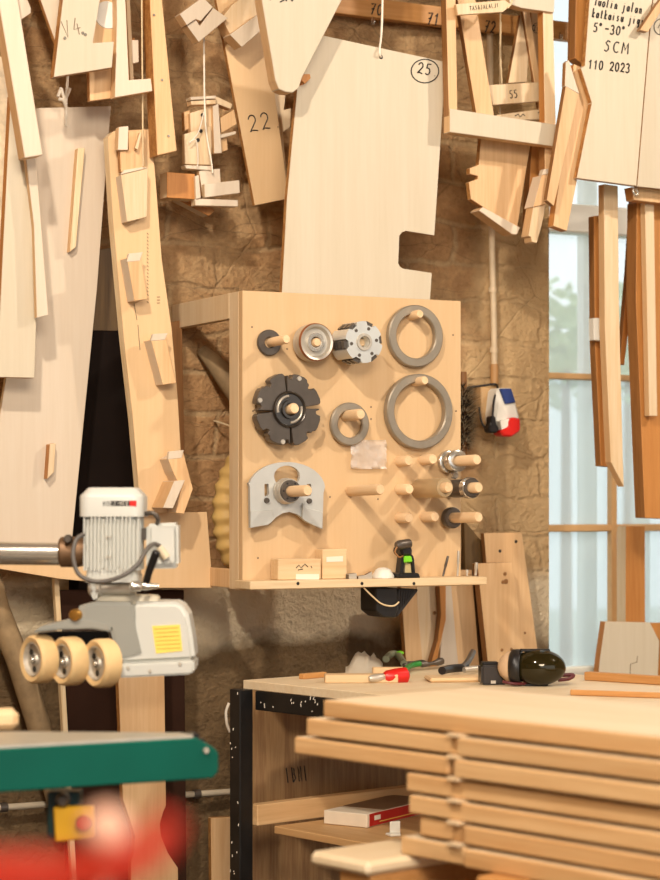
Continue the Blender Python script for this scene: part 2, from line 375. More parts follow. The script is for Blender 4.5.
    m5r = N.new('ShaderNodeMapRange'); m5r.inputs['From Min'].default_value = 1.0; m5r.inputs['From Max'].default_value = .94
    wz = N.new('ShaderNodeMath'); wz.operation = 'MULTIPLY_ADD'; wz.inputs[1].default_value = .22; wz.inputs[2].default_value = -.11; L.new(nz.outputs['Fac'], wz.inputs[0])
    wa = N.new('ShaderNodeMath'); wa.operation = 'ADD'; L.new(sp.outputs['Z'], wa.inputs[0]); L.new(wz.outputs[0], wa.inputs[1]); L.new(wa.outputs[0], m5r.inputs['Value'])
    r6 = N.new('ShaderNodeMixRGB'); r6.inputs[1].default_value = lin((92, 70, 44)); r6.inputs[2].default_value = lin((136, 110, 76)); L.new(r3.outputs[0], r6.inputs[0])  # dark rubble colour that also carries the shade low on the wall
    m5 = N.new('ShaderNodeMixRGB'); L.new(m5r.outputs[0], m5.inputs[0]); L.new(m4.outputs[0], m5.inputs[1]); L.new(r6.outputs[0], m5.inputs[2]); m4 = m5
    L.new(m4.outputs[0], b.inputs['Base Color'])
    # crack lines
    vo = N.new('ShaderNodeTexVoronoi'); vo.feature = 'DISTANCE_TO_EDGE'; vo.inputs['Scale'].default_value = 3.1; L.new(ad.outputs[0], vo.inputs['Vector'])
    rc = N.new('ShaderNodeValToRGB'); rc.color_ramp.elements[0].position = 0; rc.color_ramp.elements[1].position = .012; L.new(vo.outputs['Distance'], rc.inputs[0])
    bi = N.new('ShaderNodeMath'); bi.operation = 'MULTIPLY_ADD'; bi.inputs[1].default_value = .24; bi.inputs[2].default_value = -.26; L.new(mz.outputs[0], bi.inputs[0])
    hm = N.new('ShaderNodeMath'); hm.operation = 'MULTIPLY_ADD'; L.new(bi.outputs[0], hm.inputs[1]); L.new(br.outputs['Fac'], hm.inputs[0]); L.new(n3.outputs['Fac'], hm.inputs[2])
    inv = N.new('ShaderNodeMath'); inv.operation = 'MULTIPLY_ADD'; inv.inputs[1].default_value = -.16; inv.inputs[2].default_value = .17; L.new(mz.outputs[0], inv.inputs[0])
    cm = N.new('ShaderNodeMath'); cm.operation = 'MULTIPLY'; L.new(rc.outputs[0], cm.inputs[0]); L.new(inv.outputs[0], cm.inputs[1])
    h2 = N.new('ShaderNodeMath'); h2.operation = 'ADD'; L.new(cm.outputs[0], h2.inputs[0]); L.new(hm.outputs[0], h2.inputs[1])
    nf = N.new('ShaderNodeTexNoise'); nf.inputs['Scale'].default_value = 70; nf.inputs['Detail'].default_value = 5; L.new(cb.outputs[0], nf.inputs['Vector'])
    h3 = N.new('ShaderNodeMath'); h3.operation = 'MULTIPLY_ADD'; h3.inputs[1].default_value = .35; L.new(nf.outputs['Fac'], h3.inputs[0]); L.new(h2.outputs[0], h3.inputs[2]); h2 = h3
    bp = N.new('ShaderNodeBump'); bp.inputs['Strength'].default_value = .95; bp.inputs['Distance'].default_value = .03
    L.new(h2.outputs[0], bp.inputs['Height']); L.new(bp.outputs[0], b.inputs['Normal'])
    return m
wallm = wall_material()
XE = P(549, 400, 0).x                     # where the masonry ends and the window begins
ZSILL, ZTOP = .78, 3.2
def wall_grid(bm, x0, x1, z0, z1, st=.025, amp=1.0):
    nx = max(1, int((x1-x0)/st)); nz_ = max(1, int((z1-z0)/st)); g = []
    for i in range(nx+1):
        row = []
        for j in range(nz_+1):
            x = x0+(x1-x0)*i/nx; z = z0+(z1-z0)*j/nz_
            p = Vector((x, 0, z)); h = noise.fractal(p*3.1, .8, 2.0, 4)*.012+noise.noise(p*16)*.004
            if .72 < z < 1.0: h += noise.fractal(p*13, .6, 2.0, 4)*.022*min(1, (1.0-z)/.05, (z-.72)/.05)
            edge = min(1, (x1-x)/.04) if x1 <= XE+.01 else 1
            row.append(bm.verts.new((x, W+max(-.026, min(.022, h*amp))*edge+.004, z)))
        g.append(row)
    for i in range(nx):
        for j in range(nz_): bm.faces.new((g[i][j], g[i+1][j], g[i+1][j+1], g[i][j+1]))
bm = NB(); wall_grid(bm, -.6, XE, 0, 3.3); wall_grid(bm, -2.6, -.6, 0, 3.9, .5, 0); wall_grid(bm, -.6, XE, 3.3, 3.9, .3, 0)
wall_grid(bm, XE, 6.6, 0, ZSILL, .06, .5); wall_grid(bm, XE, 6.6, ZTOP, 3.9, .3, 0)
vs = [bm.verts.new(p) for p in ((XE, W, ZSILL), (XE, W+.34, ZSILL), (XE, W+.34, ZTOP), (XE, W, ZTOP))]; bm.faces.new(vs)
vs = [bm.verts.new(p) for p in ((XE, W, ZSILL), (6.6, W, ZSILL), (6.6, W+.34, ZSILL), (XE, W+.34, ZSILL))]; bm.faces.new(vs)
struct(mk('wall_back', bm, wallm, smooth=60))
def slab(name, c, s, mat): bm = NB(); box(bm, Vector(c), s); return struct(mk(name, bm, mat))
floorm = plain('floor_concrete', (96, 78, 58), .8, 0, .2, 3); ceilm = plain('ceiling_boards', (150, 118, 82), .8, 0, .1, 3)
limew = plain('limewashed_wall', (168, 138, 100), .85, 0, .15, 3)
slab('floor', (2, .6, -.05), (9.4, 10.4, .1), floorm); slab('ceiling', (2, .6, 3.95), (9.4, 10.4, .1), ceilm)
slab('wall_left', (-2.65, .6, 1.95), (.1, 10.4, 3.9), limew); slab('wall_right', (6.65, .6, 1.95), (.1, 10.2, 3.9), limew)
# the wooden rail everything overhead hangs from, just above the picture
slab('trim_1', (2.55, W-.31, 3.07), (4.4, .62, .06), brownw)

# window: frame, muntins, panes
WD = -.16                                  # window plane lies behind the wall face
win = T('window_1', None, None, P(600, 680, WD)); win['kind'] = 'structure'
def wbar(name, x0, y0, x1, y1, d, t, mat): return plate(name, [(x0, y0), (x1, y0), (x1, y1), (x0, y1)], d, t, mat, win, bev=.003)
bm = NB(); ZB = ZSILL; XR = 6.55
xa = P(546, 400, WD).x; zt = P(600, 100, WD).z
def wb(bm, x0, x1, z0, z1, d, t): box(bm, Vector(((x0+x1)/2, W-d+t/2, (z0+z1)/2)), (x1-x0, t, z1-z0))
wb(bm, XE, XE+.055, ZB, ZTOP, WD, .07); wb(bm, XE+.055, XR, ZB, ZB+.06, WD, .07)
z1, z2 = P(600, 234, WD).z, P(600, 206, WD).z
wb(bm, XE+.055, XR, z1, z2, WD+.005, .08)
mk('window_frame', bm, wpaint, win, bev=.004)
bm = NB(); xm0, xm1 = P(612, 400, WD).x, P(617.5, 400, WD).x
wb(bm, xm0, xm1, ZB+.06, z1, WD, .03)
for ya, yb in ((374, 380), (524.5, 531.5)):
    wb(bm, XE+.055, xm0, P(600, yb, WD).z, P(600, ya, WD).z, WD, .05); wb(bm, xm1, XR, P(600, yb, WD).z, P(600, ya, WD).z, WD, .05)
mk('muntin', bm, brpaint, win, bev=.003)
zz = [ZB+.05, P(600, 528, WD).z, P(600, 377, WD).z, z1, z2, ZTOP]
for i, (za, zb_) in enumerate(((zz[0], zz[1]), (zz[1], zz[2]), (zz[2], zz[3]), (zz[4], zz[5]))):
    for xa_, xb_ in ((XE+.05, xm0+.01), (xm1-.01, XR)):
        bm = NB(); box(bm, Vector(((xa_+xb_)/2, W-WD+.04, (za+zb_)/2)), (xb_-xa_, .005, zb_-za)); mk('pane', bm, frost if i < 2 else clearglass, win)
bm = NB(); xo0, xo1 = P(584, 400, WD-.14).x, P(597, 400, WD-.14).x; wb(bm, xo0, xo1, ZB, ZTOP, WD-.14, .04); wb(bm, P(640, 400, WD-.14).x, P(650, 400, WD-.14).x, ZB, ZTOP, WD-.14, .04)
mk('outer_frame', bm, wpaint, win)
gm = plain('outdoor_ground', (196, 200, 184), .9, 0, .1, 1)
bm = NB(); box(bm, Vector((8, 16, -.3)), (40, 20, .1)); struct(mk('ground', bm, gm))
def shrub(px, py, dep, r, n, label):
    bm = NB(); c = Dp(px, py, dep)
    for i in range(n):
        v = Vector((random.gauss(0, 1), random.gauss(0, 1), random.gauss(0, 1))).normalized()*r*random.uniform(.3, 1); v.z *= .8
        a = Vector((random.gauss(0, 1), random.gauss(0, 1), random.gauss(0, 1))).normalized(); a, u, w = frame_of(a); s = random.uniform(.03, .06)
        bm.faces.new([bm.verts.new(c+v+u*s*x+w*s*y*.6) for x, y in ((-1, 0), (0, 1), (1, 0), (0, -1))])
    t = T('shrub', label, 'shrub', (c.x, c.y, -.25)); mk('foliage', bm, leafm, t)
    bm = NB(); tube(bm, [Vector((c.x, c.y, -.25)), c], [.04, .02], 8); mk('stem', bm, brownw, t)
shrub(566, 345, 10.0, .42, 420, 'blurry green bush outside, low behind the clear window pane')
shrub(628, 338, 11.5, .5, 420, 'blurry green bush outside, behind the hanging sticks')

# ================================================================== THE WALL: rail, conduits, socket
def zbar_mesh(p0, p1, w, h): pass
rail = T('numbered_rail', 'brown wooden wall rail inked with the numbers 70, 71 and 72', 'rail', P(440, 17, 0))
bm = NB(); xa, xb = P(318, 5, 0).x, P(590, 40, 0).x; zc = P(432, 18, .03).z
box(bm, Vector(((xa+xb)/2, W-.052, zc)), (xb-xa, .03, .056)); mk('batten', bm, honeyx, rail, bev=.002)
rp = (Vector((0, W-.067, 0)), Vector((0, -1, 0)))
write(rail, [('70.', 370, 14, 390, 17, 11), ('71.', 427, 24, 446, 27, 12), ('72.', 484, 32, 502, 35, 12)], rp, .0022)
for x, y in ((372, 21), (560, 36)):
    bm = NB(); tube(bm, curve([P(x, y-3, .066), P(x, y, .085), P(x, y+3, .09), P(x+2, y+2, .10), P(x+2, y-1, .10)], 4), .003, 8); mk('hook', bm, chrome, rail, smooth=60)
pipe = T('conduit', 'beige vertical cable conduit clipped to the plaster above the power socket', 'pipe', P(493, 385, .03))
bm = NB(); tube(bm, [P(489, -30, .022), P(490.5, 100, .022), P(492, 250, .022), P(494, 330, .022), P(494.5, 384, .022)], .0095, 12); mk('tube', bm, plaster, pipe, smooth=60)
for y in (120, 290, 350):
    bm = NB(); lathe(bm, P(492+(y-250)*.018, y, .022), Vector((0, 0, 1)), [(.0125, -.008), (.0125, .008)], 14); mk('clip', bm, plaster, pipe)
bm = NB(); lathe(bm, P(494.5, 374, .022), Vector((0, 0, 1)), [(.0125, -.03), (.0125, .03)], 14); mk('sleeve', bm, plain('sleeve_tan', (186, 140, 88), .5), pipe, smooth=40)
hp = T('wall_pipe', 'thin white pipe running along the wall low behind the green machine table', 'pipe', P(100, 800, .03))
bm = NB(); zc = P(20, 806, .03).z; tube(bm, [Vector((P(-20, 800, .03).x, W-.035, zc)), Vector((P(246, 800, .03).x, W-.035, zc))], .009, 12); mk('tube', bm, plain('white_pipe', (196, 182, 158), .5), hp, smooth=60)
for x in (3, 196):
    bm = NB(); c = Vector((P(x, 800, .03).x, W-.035, zc)); lathe(bm, c, Vector((1, 0, 0)), [(.013, -.01), (.013, .01)], 14); mk('clip', bm, dsteel, hp)

s = T('power_socket', 'white industrial power socket with blue lid and red collar on the plaster', 'socket', P(505, 410, .05))
plate('back_box', [(481, 387), (496, 387), (497, 425), (482, 424)], .045, .045, plain('box_tan', (186, 150, 104), .55), s, bev=.003)
plate('housing', [(498, 388), (513, 388), (520, 416), (519, 430), (504, 434), (494, 422)], .10, .09, white, s, bev=.008)
plate('lid', [(500, 388.5), (511.5, 388.5), (516, 402.5), (506, 404)], .108, .01, blue, s, bev=.002)
plate('collar', [(509, 420), (513, 417), (521, 418.5), (521, 431), (512, 437), (503, 436), (500, 431), (509, 427)], .125, .05, red, s, bev=.005)
plate('white_plate', [(500, 421), (509, 418.5), (512, 425), (502, 430)], .12, .02, white, s)
pl = T('power_plug', 'black cable and plug dangling at the white and blue power socket', 'plug', P(493, 425, .09))
bm = NB(); tube(bm, curve([P(464, 388, .03), P(480, 386, .03), P(497, 385, .05), P(494, 400, .1), P(492.5, 418, .11)], 6), .0034, 8); tube(bm, curve([P(479, 407, .08), P(482, 423, .08), P(489, 431, .09), P(494, 428, .1)], 6), .0034, 8); mk('cable', bm, blackp, pl, smooth=60)
plate('body', [(491, 416), (496, 416), (497, 424), (500, 429), (497, 433), (490, 433), (488, 428), (491, 424)], .115, .03, blackp, pl, bev=.004)

# old pipe stub, hook and hose seen through the open side of the tool panel
o = T('pipe_stub', 'dusty grey pipe stub slanting down the brick behind the tool panel', 'pipe', P(215, 365, .06))
bm = NB(); tube(bm, [P(202, 350, .02), P(214, 362, .05), P(226, 378, .08), P(240, 398, .10)], [.018, .026, .03, .03], 14); mk('tube', bm, pipe_light_band, o, smooth=60)
bm = NB(); tube(bm, [P(214, 421, .0), P(218, 422, .04), P(240, 429, .08), P(233, 448, .08)], .003, 8); tag(mk('wall_hook', bm, cord, None, smooth=60), 'thin pale hook of bent wire on the brick below the pipe stub', 'hook')
h = T('dust_hose', 'yellow ribbed dust hose bulging out behind the tool panel', 'hose', P(225, 530, .2))
bm = NB(); cp = curve([P(246, 458, .2), P(235, 474, .2), P(228, 500, .2), P(228, 528, .2), P(234, 552, .2), P(248, 568, .2)], 22)
cp = [c for i, c in enumerate(cp)]
rr = [.040+.0035*math.sin(i*2*math.pi/11) for i in range(len(cp))]
tube(bm, cp, rr, 22); mk('ribbed_tube', bm, hosey, h, smooth=80)
br = T('bristle_brush', 'round dark bristle brush with pale tips peeking out behind the tool panel', 'brush', P(464, 420, .2))
bm = NB(); tube(bm, [P(462, 372, .24), P(463, 456, .24)], .014, 12); mk('core', bm, brownw, br)
bm = NB(); tube(bm, [P(462, 378, .24), P(462, 377, .0)], .004, 8); mk('hanging_nail', bm, dsteel, br)
for nm, mat, n, sd in (('bristles', bristle, 2200, 0), ('pale_bristles', bristle2, 1800, 1)):
    bm = NB()
    for i in range(n):
        t = random.random(); c = P(462+t, 388+t*62, .24); L_ = .078*math.sin(math.pi*(.18+.7*t))**.6*random.uniform(.75, 1.05)
        an = random.uniform(0, 2*math.pi); v = Vector((math.cos(an), math.sin(an)*.8, random.uniform(-.25, .5))).normalized()
        w = v.cross(Vector((0, 0, 1))).normalized()*.0016; a = c+v*(.01 if not sd else L_*.55)
        bm.faces.new([bm.verts.new(q) for q in (a-w, a+w, c+v*L_)])
    b_ = mk(nm, bm, mat, br); b_['kind'] = 'stuff'

# dark sheets and planks that lean on the wall low at the side
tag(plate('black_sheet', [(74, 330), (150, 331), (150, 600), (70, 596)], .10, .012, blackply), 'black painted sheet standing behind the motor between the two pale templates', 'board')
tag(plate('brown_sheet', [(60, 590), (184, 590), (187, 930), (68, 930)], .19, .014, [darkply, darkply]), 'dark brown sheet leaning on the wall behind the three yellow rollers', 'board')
tag(plate('edge_strip', [(53, 560), (58, 560), (80, 930), (75, 930)], .215, .02, [lightedge, lightedge]), 'thin pale lath leaning along the edge of the dark brown sheet', 'strip')
b = plate('scooped_board', [(117, 640), (164, 640), (166, 795), (166, 806), (163, 813), (160, 824), (161, 836), (168, 853), (178, 868), (179, 930), (132, 930), (131, 862), (134, 852), (135, 836), (130, 820), (126, 808), (123, 800)], .30, .024, [pine, plyedge])
tag(b, 'tall tan board with a round scoop cut in each edge, under the feeder', 'board')
tag(plate('short_plank', [(211, 818), (231, 817), (234, 930), (212, 930)], .2, .02, [pine, plyedge]), 'short tan plank standing on the floor beside the black bench leg', 'plank')
tag(plate('old_plank', [(95, 250), (121, 246), (124, 336), (93, 336)], .05, .02, [olive, olive]), 'old olive brown plank on the brick just above the black sheet', 'plank')
tag(plate('thin_plank', [(170, 322), (182, 320), (186, 514), (178, 514)], .06, .02, [brownw, brownw]), 'thin brown plank standing on the wall behind the tall stepped template', 'plank')
t = T('light_band_tube', 'thick tube added as a slanting band of light on the dark wall behind the feeder rollers', 'pipe', P(20, 660, .1))  # tube added to stand for a slanting patch of light
bm = NB(); tube(bm, [P(-16, 560, .12), P(-2, 610, .12), P(18, 660, .12), P(40, 730, .12), P(58, 800, .12)], .032, 16); mk('tube', bm, pipe_light_band, t, smooth=60)

# ================================================================== BOARDS HANGING OVER THE LEFT HALF
tag(plate('whitewashed_board', [(-8, 55), (8, 58), (9, 130), (4, 260), (2, 378), (-12, 378)], .22, .03, [whiterough, honey]), 'flaking whitewashed board at the far edge behind the slanting white bar', 'board')
b = plate('hanging_board', [(36, 108), (111, 106), (97, 290), (85, 410), (71, 552), (-18, 552), (-10, 480), (6, 378), (28, 250)], .22, .018, [birchw, lightedge], pitch=0)
tag(b, 'large white tapered plywood template hung on a knotted string', 'template')
string('string', [(66, 126, .225), (66, 105, .235), (67.5, 78, .235), (69, 20, .2), (70, -60, .18)], b, .0034, cordw)
bm = NB(); 
for a, c in (((66, 104), (61, 88)), ((61, 88), (58, 97)), ((66, 100), (59, 99)), ((67, 96), (70, 88)), ((66, 107), (63, 98))): tube(bm, [P(*a, .24), P(*c, .245)], .0042, 6)
mk('knot', bm, cordw, b)
plate('cleat', [(78, 148), (85, 148), (76, 247), (70, 252)], .245, .025, [lightedge, pine], b)
plate('peg', [(50, 444), (56, 443), (54, 472), (47.5, 479)], .25, .03, [pinel, honey], b)
tag(plate('long_board', [(11, 95), (26, 95), (36, 225), (37, 300), (34.5, 378), (-3, 377), (3, 250)], .33, .03, [birch, honey]), 'long beige plywood strip with an orange edge beside the large white template', 'board')
tag(plate('narrow_strip', [(25, 150), (35, 150), (41, 220), (48.5, 315), (37, 318), (34, 225)], .365, .02, [birchw, pine]), 'narrow white slat hanging below the thick white bar', 'slat')
b = plate('wooden_bar', [(-9, -45), (11, -45), (43, 155), (25, 158)], .46, .05, [birchw, pine], bev=.002)
tag(b, 'thick whitish wooden bar hanging aslant at the upper corner', 'bar')
tag(plate('small_block', [(16, -4), (26, -4), (31, 8), (31, 13), (18, 22)], .38, .04, [birchw, plyedge]), 'small white wood block tucked behind the thick slanting bar', 'block')
tag(plate('pointed_board', [(25, -45), (66, -45), (62, 20), (57, 46)], .38, .018, [birchw, plyedge]), 'pale pointed board just behind the notched board marked V4', 'board')
b = plate('notched_board', [(66, -45), (108, -45), (100, 0), (93, 43), (114, 41.5), (112, 67.5), (54, 77), (63, 0)], .45, .03, [birch, plyedge])
tag(b, 'pale L-shaped board with faint pencilled V4 and two screws', 'template')
write(b, [('V4', 65, 38, 85, 33, 17)], PL[b.name], .0012, inkf)
bm = NB()
for x, y in ((83, 33), (85.5, 34.5), (65, 38)): lathe(bm, P(x, y, .451), Vector((0, -1, 0)), [(.0045, 0), (.003, .002)], 12)
mk('screw', bm, chrome, b)
b = plate('drilled_board', [(101, -45), (122, -45), (118, 45), (114, 98), (90, 101), (89, 66), (96, 0)], .37, .02, [pine, plyedge])
tag(b, 'tan board with a big white round spot, behind the L-shaped board', 'board')
bm = NB(); lathe(bm, P(107.5, 15, .37), Vector((0, -1, 0)), [(.036, 0), (.035, .003)], 32); mk('white_disc', bm, wpaint, b, smooth=40)
b = plate('angle_frame', [(116, -45), (123, -45), (126, 10), (129, 80), (151, 78.5), (152.5, 91), (115, 97.5), (117, 20)], .41, .032, [birchw, pine])
tag(b, 'white L-shaped wooden bracket with a foot, beside the board with the white spot', 'bracket')
string('string', [(121, -40, .4), (120, -48, .35)], b)
o = T('offcut_bundle', 'small wood offcuts hung on a long string over the stepped template', 'offcuts', P(134, 150, .35))
plate('white_offcut', [(119, 127), (128.5, 126), (128, 150), (118, 150)], .365, .025, [birchw, pine], o)
plate('offcut', [(128, 132), (144, 129), (145, 168), (121, 172), (120, 151), (129, 150)], .355, .02, [pine, plyedge], o)
plate('thin_offcut', [(135, 148), (140, 132), (142, 133), (138, 150)], .375, .012, [pinel, pine], o)
string('string', [(141, -48, .37), (142, 40, .37), (142.5, 100, .37), (143, 166, .37)], o, .0022)
o = T('step_blocks', 'little stepped wood blocks hanging beside the white L-shaped bracket', 'block', P(135, 50, .3))
plate('block', [(131, 40), (138.5, 40), (139, 62), (131.5, 64)], .33, .03, [birchw, pine], o)
plate('upright', [(124, -45), (128, -45), (134, 80), (130.5, 80)], .33, .02, [pinel, pine], o)
plate('brown_block', [(130, 38), (135, 38), (135, 50), (131, 50)], .29, .03, [honey, plyedge], o)
b = plate('tan_bar', [(148, -45), (158, -45), (177, 151), (157.5, 155.5)], .38, .055, [pine, plyedge], bev=.002)
tag(b, 'long tan square bar hanging over the top of the stepped template', 'bar')
bm = NB()
for x, y in ((154, 15), (162, 80), (168.5, 136)): lathe(bm, P(x, y, .381), Vector((0, -1, 0)), [(.004, 0), (.003, .002)], 10)
mk('screw', bm, chrome, b)

# tall stepped template with stop blocks
g = T('stepped_template', 'tall tan template board with stepped stop blocks down its face', 'template', P(150, 512, .3))
plate('board', [(108, 137), (114, 131), (150, 129), (155, 170), (162, 260), (172, 330), (178, 400), (182, 470), (178, 513), (141, 513), (133, 420), (124, 340), (113, 220)], .32, .035, [birchy, lightedge], g)
for nm, pts, d, t_, mats in (
    ('stop_block', [(121, 175), (148, 168.5), (147, 217), (127, 222)], .36, .04, [pinel, birchw]),
    ('stop_block', [(127, 258), (141, 257), (148, 299), (134.5, 301)], .37, .05, [pine, birchw]),
    ('stop_block', [(151, 340), (166, 337), (176, 383), (163, 385)], .37, .05, [pine, birchw]),
    ('stop_block', [(168, 459), (183, 450.5), (193, 489), (184, 514), (176, 513), (181, 488), (173, 472)], .38, .06, [pine, birchw]),
    ('stop_block', [(174.5, 481), (185, 480), (173, 508.5), (163, 508)], .40, .08, [birchw, pine])): plate(nm, pts, d, t_, mats, g, pitch=0)
for nm, pts, d in (('block_top', [(121, 174.5), (124, 170), (143, 167), (148, 168)], .361), ('block_top', [(127, 262), (129, 253.5), (143, 252), (140, 261)], .371), ('block_top', [(151, 341), (153, 334), (168, 333), (165, 340)], .371), ('block_top', [(168, 459.5), (169, 451.5), (184, 450), (182, 458)], .381)):
    plate(nm, pts, d, .012, [birchw, birchw], g)
scribble(g, [[(147, 233+i*3.6), (148.5, 234.5+i*3.6)] for i in range(20)]+[[(157, 297), (160, 297)], [(157, 300), (160, 300)], [(157, 303), (160, 303)], [(134, 303), (137, 320)], [(138, 325), (140, 350)]], PL['board'] if 'board' in PL else (P(150, 300, .32), Vector((0, -1, 0))), .0009, inkf)
tag(plate('base_plate', [(-12, 552), (90, 550), (120, 512.5), (207, 512), (213, 588), (158, 588), (60, 579), (-12, 567)], .27, .022, [birchy, plyedge]), 'flat plywood plate behind the motor, under the foot of the stepped template', 'board')

# bundle of offcuts on a string
o = T('offcut_cluster', 'cluster of many small pale wood offcuts tied on one string over bare brick', 'offcuts', P(200, 170, .15))
def oc(pts, d, t_=.02, mats=None): return plate('wood_offcut', pts, d, t_, mats or [birchw, pinel], o)
oc([(190.5, 97), (216, 95.5), (216, 98.5), (191, 100)], .22, .035); oc([(191, 101), (216, 99.5), (216, 104), (191.5, 105)], .215, .03, [pinel, pine])
oc([(216, 96), (232.5, 104), (231, 109), (215, 103)], .20, .03, [pinel, pine])
oc([(190, 113), (213, 106), (215, 150), (191, 134)], .195, .02, [pinel, pine]); oc([(184.5, 134), (211, 126), (212, 165), (185, 164)], .215, .018, [pinel, pine])
oc([(213, 106), (218.5, 103.5), (222, 153), (214.5, 153.5)], .21, .025, [birchw, pine]); oc([(220, 118), (234, 109.5), (237, 124), (221.5, 133)], .19, .03, [pine, plyedge])
oc([(214, 136), (236, 131), (236, 134), (215, 140)], .2, .03); oc([(215, 141), (227, 138), (228, 150), (216, 154)], .185, .03, [pine, plyedge])
oc([(184.5, 165), (212, 166), (212, 170.5), (186, 168.5)], .225, .03); oc([(184, 112), (190, 110), (190, 128), (185, 131)], .18, .02, [pine, plyedge])
oc([(167, 172), (195, 174), (196, 199.5), (167, 197.5)], .23, .05, [honey, pinel]); oc([(199, 171), (220, 168.5), (221.5, 190), (203, 196)], .22, .02, [birchw, pine])
oc([(204.5, 184), (239.5, 180), (240, 193), (205, 197.5)], .24, .018); oc([(195, 198.5), (238, 200), (238, 206.5), (195.5, 205.5)], .235, .03)
oc([(195, 176), (199, 175), (201, 198), (196, 199)], .24, .015); oc([(177, 199.5), (205, 203), (215, 210.5), (209, 216)], .18, .04, [honey, birchw])
string('string', [(202, -48, .2), (204, 45, .2), (204.5, 97, .232), (206, 130, .232), (211, 160, .232), (212.5, 173, .232)], o, .0026, cordw)
string('loop', [(204, 112, .236), (198, 133, .236), (189, 143, .236), (196, 140, .236), (198, 160, .236), (197, 167, .236)], o, .0018, cordw)
bm = NB()
for x, y in ((202.5, 115), (201, 131), (198, 140), (212, 173)): lathe(bm, P(x, y, .2165 if y > 120 else .197), Vector((0, -1, 0)), [(.0055, 0), (.005, .001)], 12)
mk('hole', bm, ink, o)
# halved joint samples
o = T('joint_sample', 'square cross-lap joint sample of pale wood hanging above the offcut cluster', 'joint sample', P(204, 20, .24))
plate('half', [(180, 14), (203, -3), (213, 7), (201, 21), (196, 19), (187, 25)], .27, .04, [birchw, pine], o); plate('half', [(187, 25.5), (196, 19.5), (200, 26), (213, 7.5), (228, 18), (199, 42)], .262, .04, [birchw, pine], o)
string('string', [(203, -2, .25), (203, -48, .2)], o)
o = T('corner_joint_sample', 'chunky corner joint sample of pale blocks resting against the board marked 22', 'joint sample', P(248, 20, .24))
plate('block', [(222, 18), (232, 5), (250, -8), (262, 10), (257, 15), (230, 34)], .24, .05, [pinel, pine], o); plate('block', [(230, 34.5), (257, 15), (268, 24.5), (242, 47)], .27, .05, [birchw, pine], o)
plate('tongue', [(250, -10), (262, -20), (276, 24), (270, 28)], .23, .04, [pine, plyedge], o)
string('string', [(238, 2, .22), (236, -48, .2)], o)
b = plate('number_board', [(208, -45), (256, -45), (289, 198.5), (255, 205.5)], .175, .016, [birchy, plyedge]); tag(b, 'slanting birch strip inked with the number 22', 'template')
write(b, [('22.', 250, 132.5, 287, 125.5, 17)], PL[b.name], .0017)
b = plate('rounded_board', [(258, -45), (352, -45), (342, 0), (302, 78), (299, 88), (293, 92.5), (286, 92), (279, 89), (275.5, 80), (262, 0)], .50, .045, [birch, pine], bev=.002)
tag(b, 'tapered pale board ending in a rounded tip, in front of board 25', 'template')
scribble(b, [[(270, 0), (273, -5)], [(283, -3), (287, 1)], [(284, 0), (280, 2)], [(290, -2), (292, 1), (295, -3)]], PL[b.name], .0018)
tag(plate('tan_offcut', [(301, 74), (310, 74), (311, 78), (305, 84), (301, 80)], .445, .03, [honey, honey]), 'tiny brown block behind the rounded tip of the tapered board', 'block')
tag(plate('notched_lath', [(268, -45), (286, -45), (286, 91), (284, 110), (291, 108), (290.5, 127), (283, 132), (289, 199), (282, 200), (276, 150)], .10, .02, [pinel, plyedge]), 'narrow notched slat behind the boards marked 22 and 25', 'slat')
b = plate('number_board', [(300, 29), (328, 36.5), (446, 62), (434.5, 235.5), (406, 231), (402, 232.5), (399.5, 236), (398.5, 263), (400, 266.5), (403, 268.5), (432, 273), (429, 320), (281, 312), (287, 200), (297, 92)], .41, .018, [birch, plyedge])
tag(b, 'big pale plywood template with circled number 25 and a notched edge', 'template')
write(b, [('25.', 417, 73, 440, 77, 11)], PL[b.name], .0019)
p0, n = PL[b.name]; scribble(b, [[(425+13.8*math.cos(a*.2618), 71+11.8*math.sin(a*.2618)) for a in range(25)]], PL[b.name], .0017)
bm = NB(); lathe(bm, P(381, 57, .4105), Vector((0, -1, 0)), [(.006, 0), (.0055, .001)], 14); mk('hole', bm, ink, b)
string('string', [(381, 57, .412), (379.5, 50, .42), (382, 20, .36), (384, -48, .32)], b, .0032, cordw)

# ================================================================== FRAMES AND TEMPLATES OVER THE RIGHT HALF
f = T('frame_template', 'large open pine frame hanging in front of smaller numbered pieces', 'frame', P(500, 130, .43))
plate('stile', [(445, -45), (455, -45), (457.5, 109), (456, 133), (449.5, 132)], .46, .03, [pine, brownw], f)
plate('stile', [(543, 10), (553, 8), (556, 127), (545, 125)], .455, .03, [pinel, honey], f)
plate('bottom_rail', [(450, 108.5), (558.5, 125), (558.5, 147), (450, 132)], .465, .035, [birch, pine], f)
plate('top_rail', [(505, -45), (557, -45), (554, 12.5), (522, 8), (510, 4)], .465, .035, [birch, pine], f)
tag(plate('leaning_strip', [(456, -10), (474, -10), (494.5, 118), (477, 117)], .385, .02, [pine, brownw]), 'wide pine strip leaning inside the large open frame', 'board')
b = plate('label_strip', [(456, 4), (505, 0), (512, 5), (503, 12), (458, 15)], .487, .014, [pinel, pine]); tag(b, 'small wooden tag with tiny handwriting across the top of the open frame', 'tag')
write(b, [('TASAJALALJI', 470, 10.5, 500, 7, 4.2)], PL[b.name], .0008)
string('string', [(508, 8, .49), (514, -10, .47), (520, -48, .44)], b)
b = plate('number_board', [(488, 85), (543, 82), (543.5, 101), (493, 105)], .35, .018, [pinel, pine]); tag(b, 'short board inked with 55 inside the large open frame', 'template')
write(b, [('55', 510, 98.5, 519, 97.5, 8)], PL[b.name], .0013)
b = plate('small_tag', [(496, 115), (546, 108.5), (546.5, 119), (500, 121)], .345, .018, [pinel, pine]); tag(b, 'narrow strip with scribbled ink lying low inside the open frame', 'tag')
